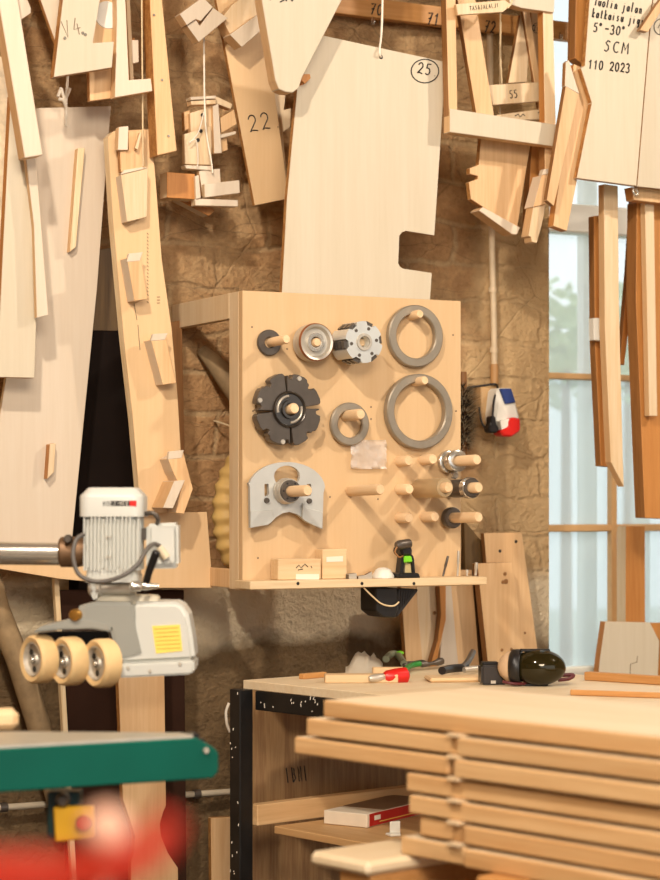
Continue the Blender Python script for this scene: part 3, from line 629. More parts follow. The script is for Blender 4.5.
scribble(b, [[(515, 116), (518, 114), (520, 117), (523, 114), (525, 116)], [(538, 113), (541, 111), (543, 114), (545, 111)]], PL[b.name], .0013)
tag(plate('triangle_strip', [(521, 14), (530, 16), (527, 82), (508.5, 83)], .31, .016, [pinel, brownw]), 'pale three-cornered strip standing behind the board marked 55', 'board')
tag(plate('diagonal_lath', [(522, 6), (529, 6), (546, 120), (540.5, 120)], .325, .012, [pine, brownw]), 'thin diagonal slat crossing the open frame', 'slat')
b = plate('number_board', [(531, 8), (543, 6), (544.5, 84), (534, 83)], .275, .016, [pine, brownw]); tag(b, 'narrow board with circled number 27 in the shadow of the open frame', 'template')
write(b, [('27', 533.5, 31, 540, 30.5, 6)], PL[b.name], .0009); scribble(b, [[(537+4.5*math.cos(a*.42), 28+5*math.sin(a*.42)) for a in range(16)]], PL[b.name], .0008)
string('string', [(501, 22, .3), (500.5, 50, .3), (502, 84, .33)], b)
j = T('jig_board', 'wide pine jig board with notched edge and bottom lip below the open frame', 'jig', P(500, 220, .38))
plate('board', [(482, 128), (532, 136), (526, 172), (517.5, 227), (497, 216), (471, 199), (469, 182), (478, 179), (478, 176), (470, 174), (470, 168), (479, 165)], .37, .02, [pine, plyedge], j)
plate('lip', [(479, 210.5), (483, 207), (520, 227.5), (517, 234.5), (512, 234)], .395, .05, [birchw, pine], j)
string('string', [(500, 130, .35), (500, 60, .2), (502, -48, .15)], j)
tag(plate('brown_board', [(532, 140), (547, 143), (531, 240), (527, 236)], .342, .03, [honey, brownw]), 'shadowed brown slat between the jig board and the stepped jig', 'slat')
j = T('stepped_jig', 'narrow stepped wooden jig with a small tip beside the window edge', 'jig', P(543, 210, .42))
plate('body', [(542, 175), (556, 173), (549, 203.5), (533.5, 207)], .44, .05, [pine, birchw], j); plate('top_face', [(542, 175), (544, 169), (557, 168), (556, 173.5)], .442, .02, [birchw, birchw], j)
plate('tip', [(533.5, 207), (546, 204.5), (542, 225), (537, 243), (532, 242), (531, 237), (528.5, 236)], .435, .04, [pinel, pine], j)
plate('shank', [(545, 140), (556, 146), (556, 172), (545, 174)], .43, .035, [pine, brownw], j)
a = T('slanting_stick', 'square stick with a pale top hanging aslant beside the open frame', 'stick', P(562, 150, .36))
plate('body', [(566, 86), (579, 94), (554, 206), (547, 200)], .52, .02, [pine, brownw], a); plate('top_face', [(565, 86), (566, 62), (569, 60), (579.5, 94)], .521, .018, [birchw, brownw], a)
a = T('slanting_batten', 'thick honey batten hanging aslant along the edge of the lettered board', 'stick', P(575, 150, .43))
plate('body', [(574, 64), (581, 67), (592.5, 103.5), (567, 231), (553.5, 226)], .485, .03, [pine, honey], a)
a = T('dark_block', 'brown timber piece hanging at the top edge of the lettered board', 'block', P(580, 30, .45))
plate('body', [(577, -45), (592, -45), (585, 66), (575, 58)], .455, .04, [honey, brownw], a)
b = plate('lettered_board', [(593, -45), (659, -45), (651, 10), (636.5, 186), (577, 178), (592, 103), (581, 68), (585, 66)], .51, .02, [birch, plyedge]); tag(b, 'big pale board handwritten with Tuolin jalan katkaisu jigi and 2023', 'template')
write(b, [('Tuolin jalan', 594, 5, 643, 14, 9), ('katkaisu jigi', 592, 17, 645, 25.5, 9), (['5', 'deg', '-', '3', '0', 'deg'], 593, 31.5, 627, 36.5, 9), ('SCM', 604, 51, 630, 54.5, 11), ('110 2023', 588, 68.5, 631, 73, 9)], PL[b.name], .0021)
b = plate('pale_board', [(660, -45), (700, -45), (700, 193), (637.5, 186.5), (652, 10)], .51, .02, [birch, plyedge]); tag(b, 'pale board with a circled number hanging beside the lettered board', 'template')
scribble(b, [[(661+7*math.cos(a_*.42), 27+8*math.sin(a_*.42)) for a_ in range(16)], [(658, 28), (661, 22), (660, 34)]], PL[b.name], .0014)
tag(plate('small_lath', [(640, 30), (656, 6), (662, -2), (668, 0), (648, 32)], .545, .02, [pine, brownw]), 'little brown lath lying across the seam of the two pale boards', 'lath')
k = T('hanger_block', 'short brown crosspiece under the lettered board with a bright hook', 'block', P(650, 195, .46))
plate('crosspiece', [(632, 187), (668, 190), (668, 204), (634, 200)], .47, .04, [pine, honey], k)
bm = NB(); tube(bm, curve([P(637, 188, .49), P(633, 190, .5), P(635, 195, .5), P(638, 193, .5), P(636, 190, .5)], 5), .0035, 8); mk('hook', bm, chrome, k, smooth=60)
grp = None
tag(plate('hanging_stick', [(594, 216), (604, 215), (605, 300), (609, 467), (601, 466), (595, 340)], .33, .03, [honey, brownw]), 'brown stick hanging before the window, paired with a pale one', 'stick')
tag(plate('white_block', [(593.5, 318), (606, 318), (606, 341), (594, 340)], .36, .025, [wpaint, wpaint]), 'small white block on the brown stick before the window', 'block')
tag(plate('hanging_stick', [(604, 184), (618, 186), (619, 300), (623, 455), (624, 487), (611, 462), (605, 330)], .40, .03, [pinel, pine]), 'long pale stick with a pointed foot hanging before the window', 'stick')
tag(plate('hanging_stick', [(633, 190), (640, 190), (632, 300), (624.5, 365), (620, 364), (628, 270)], .30, .02, [honey, brownw]), 'thin brown lath slanting down before the window pane', 'stick')
tag(plate('hanging_stick', [(637, 202), (668, 204), (668, 519), (645, 518), (641, 420), (636, 300)], .40, .05, [honey, brownw]), 'broad orange brown plank hanging at the window side', 'plank')
tag(plate('hanging_stick', [(645, 203), (654, 203), (657.5, 416), (649.5, 416)], .435, .025, [pinel, pine]), 'pale slim stick hanging in front of the broad orange brown plank', 'stick')

# ================================================================== THE TOOL PANEL
PD = .48
tp = T('tool_panel', 'large birch pegboard panel on wall arms carrying cutters and rings on dowels', 'tool rack', P(350, 580, PD))
z0, z1_ = P(350, 588, PD).z, P(245, 290.5, PD).z
xl, xr = P(242.5, 440, PD).x, P(461, 440, PD).x
zt = z1_
bm = NB(); box(bm, Vector(((xl+xr)/2, W-PD+.0125, (z0+zt)/2)), (xr-xl, .025, zt-z0)); mk('front_sheet', bm, [birchy], tp, bev=.0015)
bm = NB(); box(bm, Vector((xl+.011, W-PD+.025+.03, (z0+zt)/2)), (.022, .06, zt-z0)); mk('side_stile', bm, pinel, tp, bev=.0015)
bm = NB(); box(bm, Vector((xl+.011, W-.2, zt-.034)), (.022, .39, .068)); mk('upper_arm', bm, pinel, tp, bev=.0015)
bm = NB(); box(bm, Vector((xl+.011, W-.2, z0+.028)), (.022, .39, .05)); mk('lower_arm', bm, pine, tp, bev=.0015)
bm = NB(); box(bm, Vector((xr-.012, W-.2, zt-.06)), (.02, .39, .05)); mk('rear_arm', bm, pine, tp, bev=.0015)
LD = PD+.095                                 # front of the ledge
lz1, lz0 = P(350, 579.5, LD).z, P(350, 587.5, LD).z; lx0, lx1 = P(250, 584, LD).x, P(487, 582, LD).x
bm = NB(); box(bm, Vector(((lx0+lx1)/2, W-PD-.048, (lz0+lz1)/2)), (lx1-lx0, .094, lz1-lz0)); mk('ledge', bm, wood('ledge_x', (226, 204, 166), (212, 180, 134), axis='x'), tp, bev=.0015)
bm = NB()
for x in (298, 362, 414): lathe(bm, P(x, 583.5, LD+.0005), Vector((0, -1, 0)), [(.0045, 0), (.004, .001)], 12)
mk('screw_hole', bm, ink, tp)
FR = Vector((0, -1, 0))
def ppt(px, py, off=0): return P(px, py, PD)+FR*off
def peg(px, py, L_, r=.0145, up=.02):
    bm = NB(); b0 = ppt(px, py, .001); tube(bm, [b0, b0+FR*(L_-.006)+Uv*up*L_, b0+FR*L_+Uv*up*L_], [r, r, r*.8], 18); return mk('dowel', bm, beech, tp, smooth=50)
for px, py, L_ in ((270, 342.5, .10), (308, 344, .055), (346, 345, .09), (410, 316, .055), (414, 382, .06), (283, 410, .07), (345, 416, .09), (279, 492, .17), (350, 491, .17),
                   (399, 461.5, .055), (423, 460, .055), (399, 489.5, .058), (399, 518, .055), (424, 517, .06), (446, 462, .165), (418, 489, .165), (449, 489, .158), (447, 518, .168)):
    peg(px, py, L_, .0145 if py > 350 and px not in (410, 414) else .012)
for px, py in ((252, 327), (288, 338), (288, 349), (360, 442), (371, 407), (371, 419), (378, 499), (453, 335), (456, 411), (247, 558), (253, 411)):
    pass
bm = NB()
for px, py in ((252, 327), (287, 338), (287, 349), (371, 407), (371, 419), (378, 499), (453, 335), (456, 411), (258, 558), (253, 411), (330, 497)): lathe(bm, ppt(px, py, .0003), FR, [(.0026, 0), (.0022, .0008)], 10)
mk('nail_hole', bm, inkf, tp)

def ring(name, label, px, py, off, ro, ri, th, mat, cat='ring', extra=None):
    """washer-like tool hanging on a dowel: front face centre at pixel px,py; radii in pixels"""
    s_ = mpp(px, PD); c = P(px, py, PD+off); bm = NB(); ro *= s_; ri *= s_; b_ = min(.003, th*.2)
    lathe(bm, c, FR, [(ri, -th+b_), (ri, -b_), (ri+b_, 0), (ro-b_, 0), (ro, -b_), (ro, -th+b_), (ro-b_, -th), (ri+b_, -th)], 56, close=True)
    return tag(mk(name, bm, mat, None, smooth=35), label, cat)
ring('spacer_ring', 'upper thick grey steel ring on a dowel at the top of the panel', 416.5, 336, .024, 31, 22.2, .02, ringst)
ring('spacer_ring', 'largest grey steel ring, hanging just below the other thick ring', 420.5, 411.5, .028, 37.5, 29, .024, ringst)
ring('spacer_ring', 'small flat grey steel ring on a dowel beside the black cutter', 350.5, 424, .022, 21.5, 13.5, .014, ringst)
ring('dark_washer', 'small black disc on the topmost corner dowel of the panel', 270, 342.5, .012, 13, 5.2, .011, dsteel, 'washer')
# grinding cup wheel
s_ = mpp(316, PD); w = T('cup_wheel', 'shiny cup shaped cutter wheel between the black disc and the silver block', 'cutter', ppt(312, 343))
c = P(317, 342, PD+.06); bm = NB(); R_ = 18.5*s_
lathe(bm, c, FR, [(R_*.55, -.055), (R_*.92, -.052), (R_*1.0, -.044), (R_*.94, -.03), (R_*1.02, -.02), (R_*1.02, -.006), (R_*.96, 0), (R_*.84, -.002), (R_*.74, -.012), (R_*.5, -.013), (R_*.42, -.006), (R_*.3, -.006), (R_*.29, -.055)], 48, close=True); mk('wheel', bm, steel, w, smooth=30)
bm = NB(); lathe(bm, c, FR, [(R_*.5, -.012), (R_*.5, -.004), (R_*.34, -.004), (R_*.34, -.012)], 40, close=True); mk('hub', bm, chrome, w, smooth=30)
bm = NB(); lathe(bm, c, FR, [(R_*1.025, -.007), (R_*1.0, -.001), (R_*.965, .0005), (R_*.95, -.004)], 48, close=True); mk('copper_rim', bm, plain('copper_rim', (170, 112, 74), .4, .7), w, smooth=40)
# silver cutter block: lobed barrel
s_ = mpp(358, PD); w = T('cutter_block', 'silver white toothed cutter block with square knives at the top of the panel', 'cutter', ppt(350, 345))
def lobed(bm, c, R0, R1, n, z0_, z1_, steps=10, phase=0, bore=.0):
    pts = []
    for k in range(n*steps):
        a_ = 2*math.pi*k/(n*steps)+phase; u = (k % steps)/steps; r_ = R1 if u < .55 else R0
        pts.append((r_*math.cos(a_), r_*math.sin(a_)))
    f_ = [c+Vector((x, 0, z))+FR*z1_ for x, z in pts]
    hl = [[c+Vector((bore*math.cos(-k*math.pi/10), 0, bore*math.sin(-k*math.pi/10)))+FR*z1_ for k in range(20)]] if bore else []
    prism(bm, f_, FR*(z0_-z1_), hl, 0, 0)
c = P(364, 342, PD+.115); bm = NB(); lobed(bm, c, 17*s_, 20.5*s_, 6, -.085, 0, bore=5.5*s_, phase=.4); mk('body', bm, silver, w, bev=0)
bm = NB(); lathe(bm, c, FR, [(5.6*s_, 0), (8.6*s_, 0), (8.2*s_, .005), (5.8*s_, .005)], 32, close=True); mk('bore_ring', bm, steel, w, smooth=30)
for k in range(6):
    a_ = k*math.pi/3+.15; u = Vector((math.cos(a_), 0, math.sin(a_))); bm = NB(); rot = Matrix.Rotation(-a_, 4, 'Y')
    for q in range(3): box(bm, c+u*19.4*s_-FR*(.014+.024*q), (.008, .016, .02), rot)
    mk('knife', bm, dsteel, w)
    bm = NB(); lathe(bm, c+u*14*s_, FR, [(.005, -.002), (.0045, .0012)], 12); mk('screw', bm, dsteel, w)
# black segmented cutter head
s_ = mpp(289, PD); w = T('cutter_disc', 'large black segmented cutter disc with notched rim, biggest cutter on the panel', 'cutter', ppt(285, 410))
c = P(289, 409.5, PD+.05); RO = 36.5*s_
bm = NB(); bounds = [8, 97, 187, 277]
pts = []
NT = 8
for q in range(4):
    a0, a1 = bounds[q]+1.3, bounds[q]+88.5
    seg = []
    for k in range(2):
        b0 = a0+(a1-a0)*k/2; b1 = a0+(a1-a0)*(k+1)/2
        for a_, r_ in ((b0, .93), (b0+3, .99), (b0+9, 1.0), (b0+22, .99), (b0+29, .97), (b0+30, .86), (b0+34, .82), (b0+37, .84), (b0+38, .92), (b1-3, .93)): seg.append((math.radians(a_), r_*RO))
    inner = [(math.radians(a1-(a1-a0)*k/8), .35*RO) for k in range(9)]
    f_ = [c+Vector((r_*math.cos(a_), 0, r_*math.sin(a_))) for a_, r_ in seg+inner]
    prism(bm, f_, -FR*.03, (), 0, 0)
mk('segments', bm, dsteel, w, bev=.0015)
bm = NB(); lathe(bm, c, FR, [(.50*RO, -.006), (.50*RO, .004), (.47*RO, .008), (.44*RO, .006), (.42*RO, .002), (.26*RO, .002), (.25*RO, .012), (.18*RO, .012), (.165*RO, -.03), (.4*RO, -.03)], 48, close=True); mk('hub', bm, plain('hub_steel', (96, 92, 88), .3, .9), w, smooth=30)
bm = NB()
for a0 in (95, 275): tube(bm, [c+Vector((.36*RO*math.cos(math.radians(a0+i*9)), 0, .36*RO*math.sin(math.radians(a0+i*9))))+FR*.004 for i in range(12)], .004, 6)
mk('bright_groove', bm, steel, w, smooth=60)
bm = NB()
for a_ in (258, 70, 165): lathe(bm, c+Vector((.9*RO*math.cos(math.radians(a_)), 0, .9*RO*math.sin(math.radians(a_)))), FR, [(.007, -.001), (.006, .003)], 10)
mk('rivet', bm, steel, w)
# half-moon guard with its collar
w = T('cutter_guard', 'grey half-moon cutter guard hung low on the panel', 'guard', ppt(287, 500))
outer = [(250.5, 528), (250, 487), (248.5, 483)]+[(287+38.5*math.cos(math.radians(a_)), 491-28*math.sin(math.radians(a_))-1) for a_ in range(165, 14, -10)]+[(325, 487), (323.5, 493), (322.5, 529), (313, 525), (305, 521), (298, 514.5), (290, 512), (283, 513), (276, 517), (271, 523), (262, 526)]
hole1 = [(287+13*math.cos(math.radians(a_)), 476-(10.5 if math.sin(math.radians(a_)) > 0 else 12)*math.sin(math.radians(a_))) for a_ in range(0, 360, 20)]
slot = lambda x, y: [(x-2, y-9), (x+2, y-9), (x+2.5, y), (x+1.5, y+3), (x-2, y+3)]
plate('shell', outer, PD+.035, .012, [alum, alum], w, holes=[hole1, slot(266.5, 493), slot(309, 493)])
plate('wing', [(250.5, 511), (273, 510), (273, 521), (268, 525), (262, 526), (250.5, 528)], PD+.042, .008, [alum, alum], w)
plate('wing', [(303, 503), (307, 508), (323, 512), (322.5, 529), (313, 525), (305, 521), (302, 518)], PD+.042, .008, [alum, alum], w)
bm = NB()
for x, y in ((266.5, 500.5), (309, 501)): lathe(bm, P(x, y, PD+.036), FR, [(.0075, 0), (.0065, .006)], 14)
mk('bolt', bm, dsteel, w)
w = T('spindle_collar', 'dark drilled steel collar on the dowel through the half-moon guard', 'collar', ppt(284, 491))
s_ = mpp(290, PD); bm = NB(); c = P(290, 491, PD+.068)
lathe(bm, c, FR, [(13*s_, -.03), (13*s_, -.02), (12*s_, -.016), (12.4*s_, -.004), (11.6*s_, 0), (6*s_, 0), (6*s_, -.03)], 40, close=True); mk('collar', bm, steel, w, smooth=30)
bm = NB(); lathe(bm, c, FR, [(11*s_, 0), (10.6*s_, .008), (5.9*s_, .008), (5.9*s_, 0)], 40, close=True); mk('drilled_face', bm, dsteel, w, smooth=30)
bm = NB()
for k in range(6): lathe(bm, c+Vector((math.cos(k*1.047), 0, math.sin(k*1.047)))*8.4*s_, FR, [(.003, .007), (.0028, .0088)], 10)
mk('bolt_hole', bm, ink, w)
# sleeves on the lower dowels
def sleeve(name, label, px, py, o0, prof, mats, cat='sleeve'):
    c = ppt(px, py); bm = NB(); lathe(bm, c+Uv*.02*o0, FR+Uv*.02, prof, 36, close=True); return tag(mk(name, bm, mats, None, smooth=35), label, cat)
ri = .0155
w = T('bearing_collars', 'pair of shiny steel collars on the upper projecting dowel', 'collar', ppt(445, 462))
for o0, ro in ((.01, .031), (.034, .026), (.056, .030)):
    c = ppt(445, 462)+Uv*.02*o0; bm = NB(); lathe(bm, c, FR+Uv*.02, [(ri, o0), (ro-.002, o0), (ro, o0+.002), (ro, o0+.015), (ro-.003, o0+.017), (ri, o0+.017)], 36, close=True); mk('collar', bm, chrome, w, smooth=35)
bm = NB(); lathe(bm, ppt(445, 462)+FR*.03-Uv*.036+Vector((.008, 0, 0)), FR, [(.010, 0), (.011, .01), (.008, .014)], 18); mk('set_screw', bm, chrome, w, smooth=40)
sleeve('long_sleeve', 'long silver tube pushed over a dowel low on the panel', 418, 489, 0, [(ri, .004), (.0255, .004), (.0265, .006), (.0265, .142), (.0245, .146), (ri, .146)], plain('brassy_steel', (186, 162, 124), .4, .35))
sleeve('short_sleeve', 'dark banded steel bush beside the long silver tube', 448, 489, 0, [(ri, .004), (.022, .004), (.022, .03), (.0245, .032), (.0245, .10), (.026, .102), (.026, .125), (.024, .128), (ri, .128)], dsteel)
bm = NB(); lathe(bm, ppt(448, 489), FR+Uv*.02, [(.0262, .104), (.0285, .106), (.0285, .126), (.0262, .128)], 36, close=True); o = mk('bright_band', bm, chrome, None, smooth=35)
ss = bpy.data.objects['short_sleeve']; o.parent = ss; o.matrix_local = MW['short_sleeve'].inverted() @ MW[o.name]
sleeve('spacer_washer', 'thick dark washer on the lowest projecting dowel', 446, 518, 0, [(ri, .02), (.027, .02), (.029, .023), (.029, .038), (.026, .042), (ri, .042)], dsteel, 'washer')
# plastic bag
bm = NB(); nx, ny = 14, 12; gg = []
for i in range(nx+1):
    r_ = []
    for k in range(ny+1):
        x = 349+35*i/nx; y = 440+29*k/ny-(3 if i < 5 else 0)*(1-k/ny)
        r_.append(bm.verts.new(ppt(x, y, .006+.014*abs(noise.noise(Vector((i*.45, k*.5, 3))))+.004)))
    gg.append(r_)
for i in range(nx):
    for k in range(ny): bm.faces.new((gg[i][k], gg[i+1][k], gg[i+1][k+1], gg[i][k+1]))
bmesh.ops.solidify(bm, geom=bm.faces[:], thickness=.003)
tag(mk('plastic_bag', bm, polybag, None, smooth=80), 'crumpled clear plastic bag stuck on the panel below the small ring', 'bag')

# things on the ledge
LZ = lz1
def lblock(name, x0, x1, h_px, d0, d1, mat):
    a, b_ = P(x0, 579, LD-d0).x, P(x1, 579, LD-d0).x; h_ = h_px*mpp(x0, LD); bm = NB(); box(bm, Vector(((a+b_)/2, W-LD+(d0+d1)/2, LZ+h_/2+.0005)), (b_-a, d1-d0, h_)); return mk(name, bm, mat, None, bev=.0015), (W-LD+d0)
b, yf = lblock('wooden_block', 278, 321, 21, .04, .085, pinex); tag(b, 'low wide wooden block with a paper label on the panel ledge', 'block')
pp = (Vector((0, yf, 0)), FR)
def onblock(parent, pts, pp, mat, nm, lift=.001): bm = NB(); f_ = [onplane(x, y, pp[0]+FR*lift, pp[1]) for x, y in pts]; prism(bm, f_, -FR*.001); return mk(nm, bm, [mat, mat], parent)
onblock(b, [(296, 574), (319, 574), (319, 579.5), (296, 579.5)], pp, paper, 'paper_label'); scribble(b, [[(296, 568), (299, 565), (301, 568), (305, 564), (308, 567)], [(298, 570), (303, 569)], [(311, 566), (312, 568)]], pp, .001)
b, yf = lblock('wooden_block', 322.5, 347, 30, .05, .092, pinex); tag(b, 'taller square wooden block with a white sticker on the panel ledge', 'block')
pp = (Vector((0, yf, 0)), FR); onblock(b, [(326.5, 557), (343, 556), (343, 561.5), (326.5, 562)], pp, paper, 'white_sticker')
tag(plate('router_bit', [(349, 574), (357, 573), (357, 579.5), (349, 579.5)], LD-.03, .02, [steel, dsteel]), 'stubby steel router bit lying first on the ledge after the blocks', 'router bit')
tag(plate('router_bit', [(358.5, 576), (366, 575), (372, 571.5), (373, 579.5), (358.5, 579.5)], LD-.028, .014, [steel, rustm]), 'steel router bit with a flared end lying on the ledge by the white cap', 'router bit')
bm = NB(); c = P(383, 576, LD-.045); c.z = LZ+.0005
lathe(bm, c, Uv, [(.030, 0), (.030, .006), (.02, .022), (.012, .027), (.004, .028)], 24); tag(mk('plastic_dome', bm, white, None, smooth=50), 'white domed plastic cap on the ledge beside the green and black sander', 'cap')
# green and black tool
w = T('trim_router', 'small black power tool with a lime green motor on the ledge', 'power tool', P(408, 577, LD-.04))
plate('base', [(399, 573), (419, 573), (421, 578), (399, 578)], LD-.01, .07, [blackp, blackp], w, bev=.003)
plate('arm', [(400, 574), (402, 557), (405, 553), (408, 553), (405, 560), (404, 574)], LD-.02, .03, [blackp, blackp], w, bev=.003); plate('arm', [(416, 574), (414.5, 557), (411, 553), (408, 553), (411, 560), (412.5, 574)], LD-.02, .03, [blackp, blackp], w, bev=.003)
plate('motor', [(404.5, 556), (412, 556), (413, 562), (404.5, 563)], LD-.015, .035, [green, green], w, bev=.003); plate('collet', [(405.5, 563.5), (411, 563.5), (412, 573), (405, 573)], LD-.025, .02, [plain('tan_metal', (190, 170, 120), .4), steel], w)
plate('head', [(402, 546), (411, 545), (413.5, 549), (412.5, 556), (402.5, 556), (401, 551)], LD-.012, .05, [blackp, blackp], w, bev=.006)
bm = NB(); tube(bm, [P(396, 545.5, LD-.01), P(399, 545, LD-.01), P(409, 543.5, LD-.02)], [.009, .013, .013], 16); mk('handle_grip', bm, dsteel, w, smooth=50)
bm = NB(); tube(bm, curve([P(397, 547, LD), P(395, 552, LD), P(399, 557, LD), P(403, 556, LD-.02)], 5), .0025, 8); mk('cord', bm, brownw, w, smooth=60)
def pin(name, label, x0, y0, x1, y1, r, mat, cat, off=.05):
    a, b_ = P(x0, y0, LD-off), P(x1, y1, LD-off); sh = LZ-a.z+.002; a.z += sh
    b_.z += sh; bm = NB(); tube(bm, [a, a.lerp(b_, .45), a.lerp(b_, .5), b_], [r*.7, r*.7, r, r*.85], 10); return tag(mk(name, bm, mat, None, smooth=45), label, cat)
pin('drill_bit', 'dark drill bit leaning on the ledge near its end', 443, 578, 448, 558, .004, dsteel, 'drill bit')
pin('thin_rod', 'tall thin steel rod standing on the ledge end', 457.5, 578, 458.5, 553, .0042, steel, 'rod')
pin('short_pin', 'shortest steel pin on the ledge, nearest the tall thin rod', 467, 578, 467, 572, .004, steel, 'pin')
pin('steel_pin', 'stubby forked steel pin at the very end of the ledge', 475.5, 578, 476.5, 565, .0055, steel, 'pin')
# charger hanging below the ledge
w = T('battery_charger', 'black ribbed box with a looping cable hung under the panel ledge', 'charger', P(395, 600, PD))
plate('body', [(376, 588), (398, 588), (398, 610), (396, 617.5), (384, 617.5), (376, 611)], LD-.03, .09, [blackp, blackp], w, bev=.003)
plate('ribbed_side', [(398.5, 588.5), (418, 589), (418, 591), (397, 618), (396.5, 610)], LD-.045, .06, [plain('black_side', (34, 30, 30), .5), blackp], w, bev=.002)
bm = NB()
for i in range(6): tube(bm, [P(401+i*2.7, 590, LD-.043), P(400+i*2.3, 610-i*3, LD-.043)], .0012, 5)
mk('rib', bm, blackp, w)
bm = NB(); tube(bm, curve([P(364, 588, LD-.01), P(372, 596, LD-.015), P(382, 604, LD-.02), P(393, 606, LD-.02), P(399, 602, LD-.02)], 6), .0022, 8); mk('cable', bm, cord, w, smooth=60)

# ================================================================== BOARDS LEANING BEHIND THE BENCH
tag(plate('screwed_board', [(484, 533), (522, 532.5), (543, 690), (546, 720), (500, 720)], .10, .022, [pine, brownw]), 'tall pale board with two rows of screws leaning at the corner by the window', 'board')
b = plate('knotty_board', [(477.5, 563.5), (512, 562.5), (528, 672), (534, 720), (494, 720)], .16, .03, [pine, brownw]); tag(b, 'shorter knotty board leaning in front of the tall screwed board', 'board')
bm = NB(); 
for x, y, r_ in ((505, 574, .006), (506, 581.5, .008), (503, 582, .006), (502, 650, .005), (511.5, 649.5, .005), (525, 633, .004)): lathe(bm, P(x, y, .1605), FR, [(r_, 0), (r_*.8, .0012)], 12)
mk('knot', bm, brownw, b)
bm = NB()
for x, y in ((500, 551), (516, 541.5)): lathe(bm, P(x, y, .1005), FR, [(.005, 0), (.004, .0012)], 12)
o = mk('screw', bm, ink, None); sb = bpy.data.objects['screwed_board']; o.parent = sb; o.matrix_local = MW['screwed_board'].inverted() @ MW[o.name]
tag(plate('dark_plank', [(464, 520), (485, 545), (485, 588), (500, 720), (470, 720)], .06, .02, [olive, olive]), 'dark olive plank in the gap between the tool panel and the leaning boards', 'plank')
tag(plate('narrow_board', [(400, 575), (415, 575), (426, 700), (409, 700)], .14, .022, [pine, plyedge]), 'narrow tan board leaning under the black charger', 'board')
b = plate('curved_template', [(416, 575), (444, 575), (446, 615), (442, 640), (432, 680), (422, 720)], .13, .03, [pinel, honey]); tag(b, 'pale board with a curved edge and one knot leaning under the ledge', 'template')
bm = NB(); lathe(bm, P(434.5, 613, .1305), FR, [(.006, 0), (.005, .0012)], 12); mk('knot', bm, brownw, b)
tag(plate('curved_rib', [(439, 575), (446, 575), (446, 620), (440, 645), (434, 680), (426, 700), (429, 670), (438, 640), (441, 615)], .16, .025, [honey, brownw]), 'thin brown curved rib along the edge of the pale curved board', 'rib')
tag(plate('white_board', [(446, 575), (450.5, 575), (456, 640), (462, 700), (432, 700), (440, 660)], .11, .02, [birchw, pine]), 'slim white board leaning between the curved rib and the wide tan board', 'board')
tag(plate('tan_board', [(449, 570), (472, 570), (482, 700), (458, 700)], .095, .025, [pine, brownw]), 'wide tan board leaning under the end of the ledge', 'board')

# window side
tag(plate('upright_post', [(626, 526), (645, 526), (645.5, 690), (625.5, 690)], -.02, .05, [honey, pinel]), 'square orange brown post standing at the window', 'post')
b = plate('polygon_board', [(605.5, 621.5), (650, 622.5), (659.5, 641), (657, 700), (596, 700), (600, 660)], .04, .03, [birch, honey]); tag(b, 'white board with cut corners and two saw slits leaning at the window', 'template')
scribble(b, [[(594+.0, 659), (594.5, 674)], [(630, 680), (630.5, 664), (637, 662), (637.5, 656)]][1:], PL[b.name], .0012, inkf)
tag(plate('brown_template', [(648, 623), (672, 623), (672, 700), (650, 700), (659, 660), (660, 641)], .0, .03, [honey, brownw]), 'brown board edge peeking out behind the white cut-cornered board', 'board')

# ================================================================== THE BENCH
AA = math.radians(14.0)
Adir = Vector((math.cos(AA), math.sin(AA), 0)); Bdir = Vector((math.sin(AA), -math.cos(AA), 0)); RZ = Matrix.Rotation(AA-math.pi/2, 4, 'Z')   # local x = Bdir, local y = Adir
def abox(name, p, lx, ly, lz, mats, parent=None, rot=None, bev=.002, group=None):
    """box from its top corner p: lx along local x (Bdir), ly along local y (Adir), lz downwards"""
    rot = rot or RZ; r3 = rot.to_3x3(); bm = NB(); box(bm, p+r3 @ Vector((lx/2, ly/2, -lz/2)), (lx, ly, lz), rot); o = mk(name, bm, mats, parent, rot=rot, bev=bev)
    if isinstance(mats, (list, tuple)):
        for p_ in o.data.polygons: p_.material_index = 0 if abs(p_.normal.z) > .8 else 1
    return o
BZ = .90
bc = Zp(243, 680, BZ)
be = T('workbench', 'workbench with a pale wooden top on a black steel frame', 'bench', Vector((bc.x, bc.y, 0)))
BL, BW = 1.35, .80
abox('bench_top', bc, BL, BW, .024, slabtop, be)
def lp(x, y, z): return Vector((bc.x, bc.y, z))+Bdir*x+Adir*y
abox('side_beam', lp(.05, .0, BZ-.025), BL-.06, .04, .05, blackm, be); abox('side_beam', lp(.05, BW-.05, BZ-.025), BL-.06, .04, .05, blackm, be); abox('end_beam', lp(.0, .05, BZ-.025), .04, BW-.1, .05, blackm, be)
for x, y in ((-.004, -.042), (BL-.05, -.042), (0, BW-.05), (BL-.05, BW-.05)): abox('leg', lp(x, y, BZ-.022), .044, .044, BZ-.026, blackm, be)
bm = NB()
random.seed(3)
for i in range(46):
    t_ = random.random()*.75; p = lp(.06+t_, -.001, BZ-.03-random.random()*.042); tube(bm, [p, p+Vector((random.uniform(-.004, .004), 0, random.uniform(.003, .012)))], .0012, 4)
for i in range(14):
    p = lp(random.uniform(.0, .038), -.0435, BZ-.03-random.random()*.5); tube(bm, [p, p+Vector((random.uniform(-.002, .002), 0, random.uniform(.002, .007)))], .0012, 4)
x_ = mk('glue_drips', bm, cordw, be); x_['kind'] = 'stuff'
SZ = .52
sp_ = Zp(274, 826, SZ)
abox('shelf', sp_, .9, .62, .02, wood('shelf_x', (212, 172, 120), (196, 150, 98), axis='x'), be)
rp_ = Zp(249, 825, SZ); abox('shelf_rail', rp_+Uv*.056, .035, .60, .055, wood('rail_y', (226, 188, 138), (208, 164, 112), axis='y'), be)
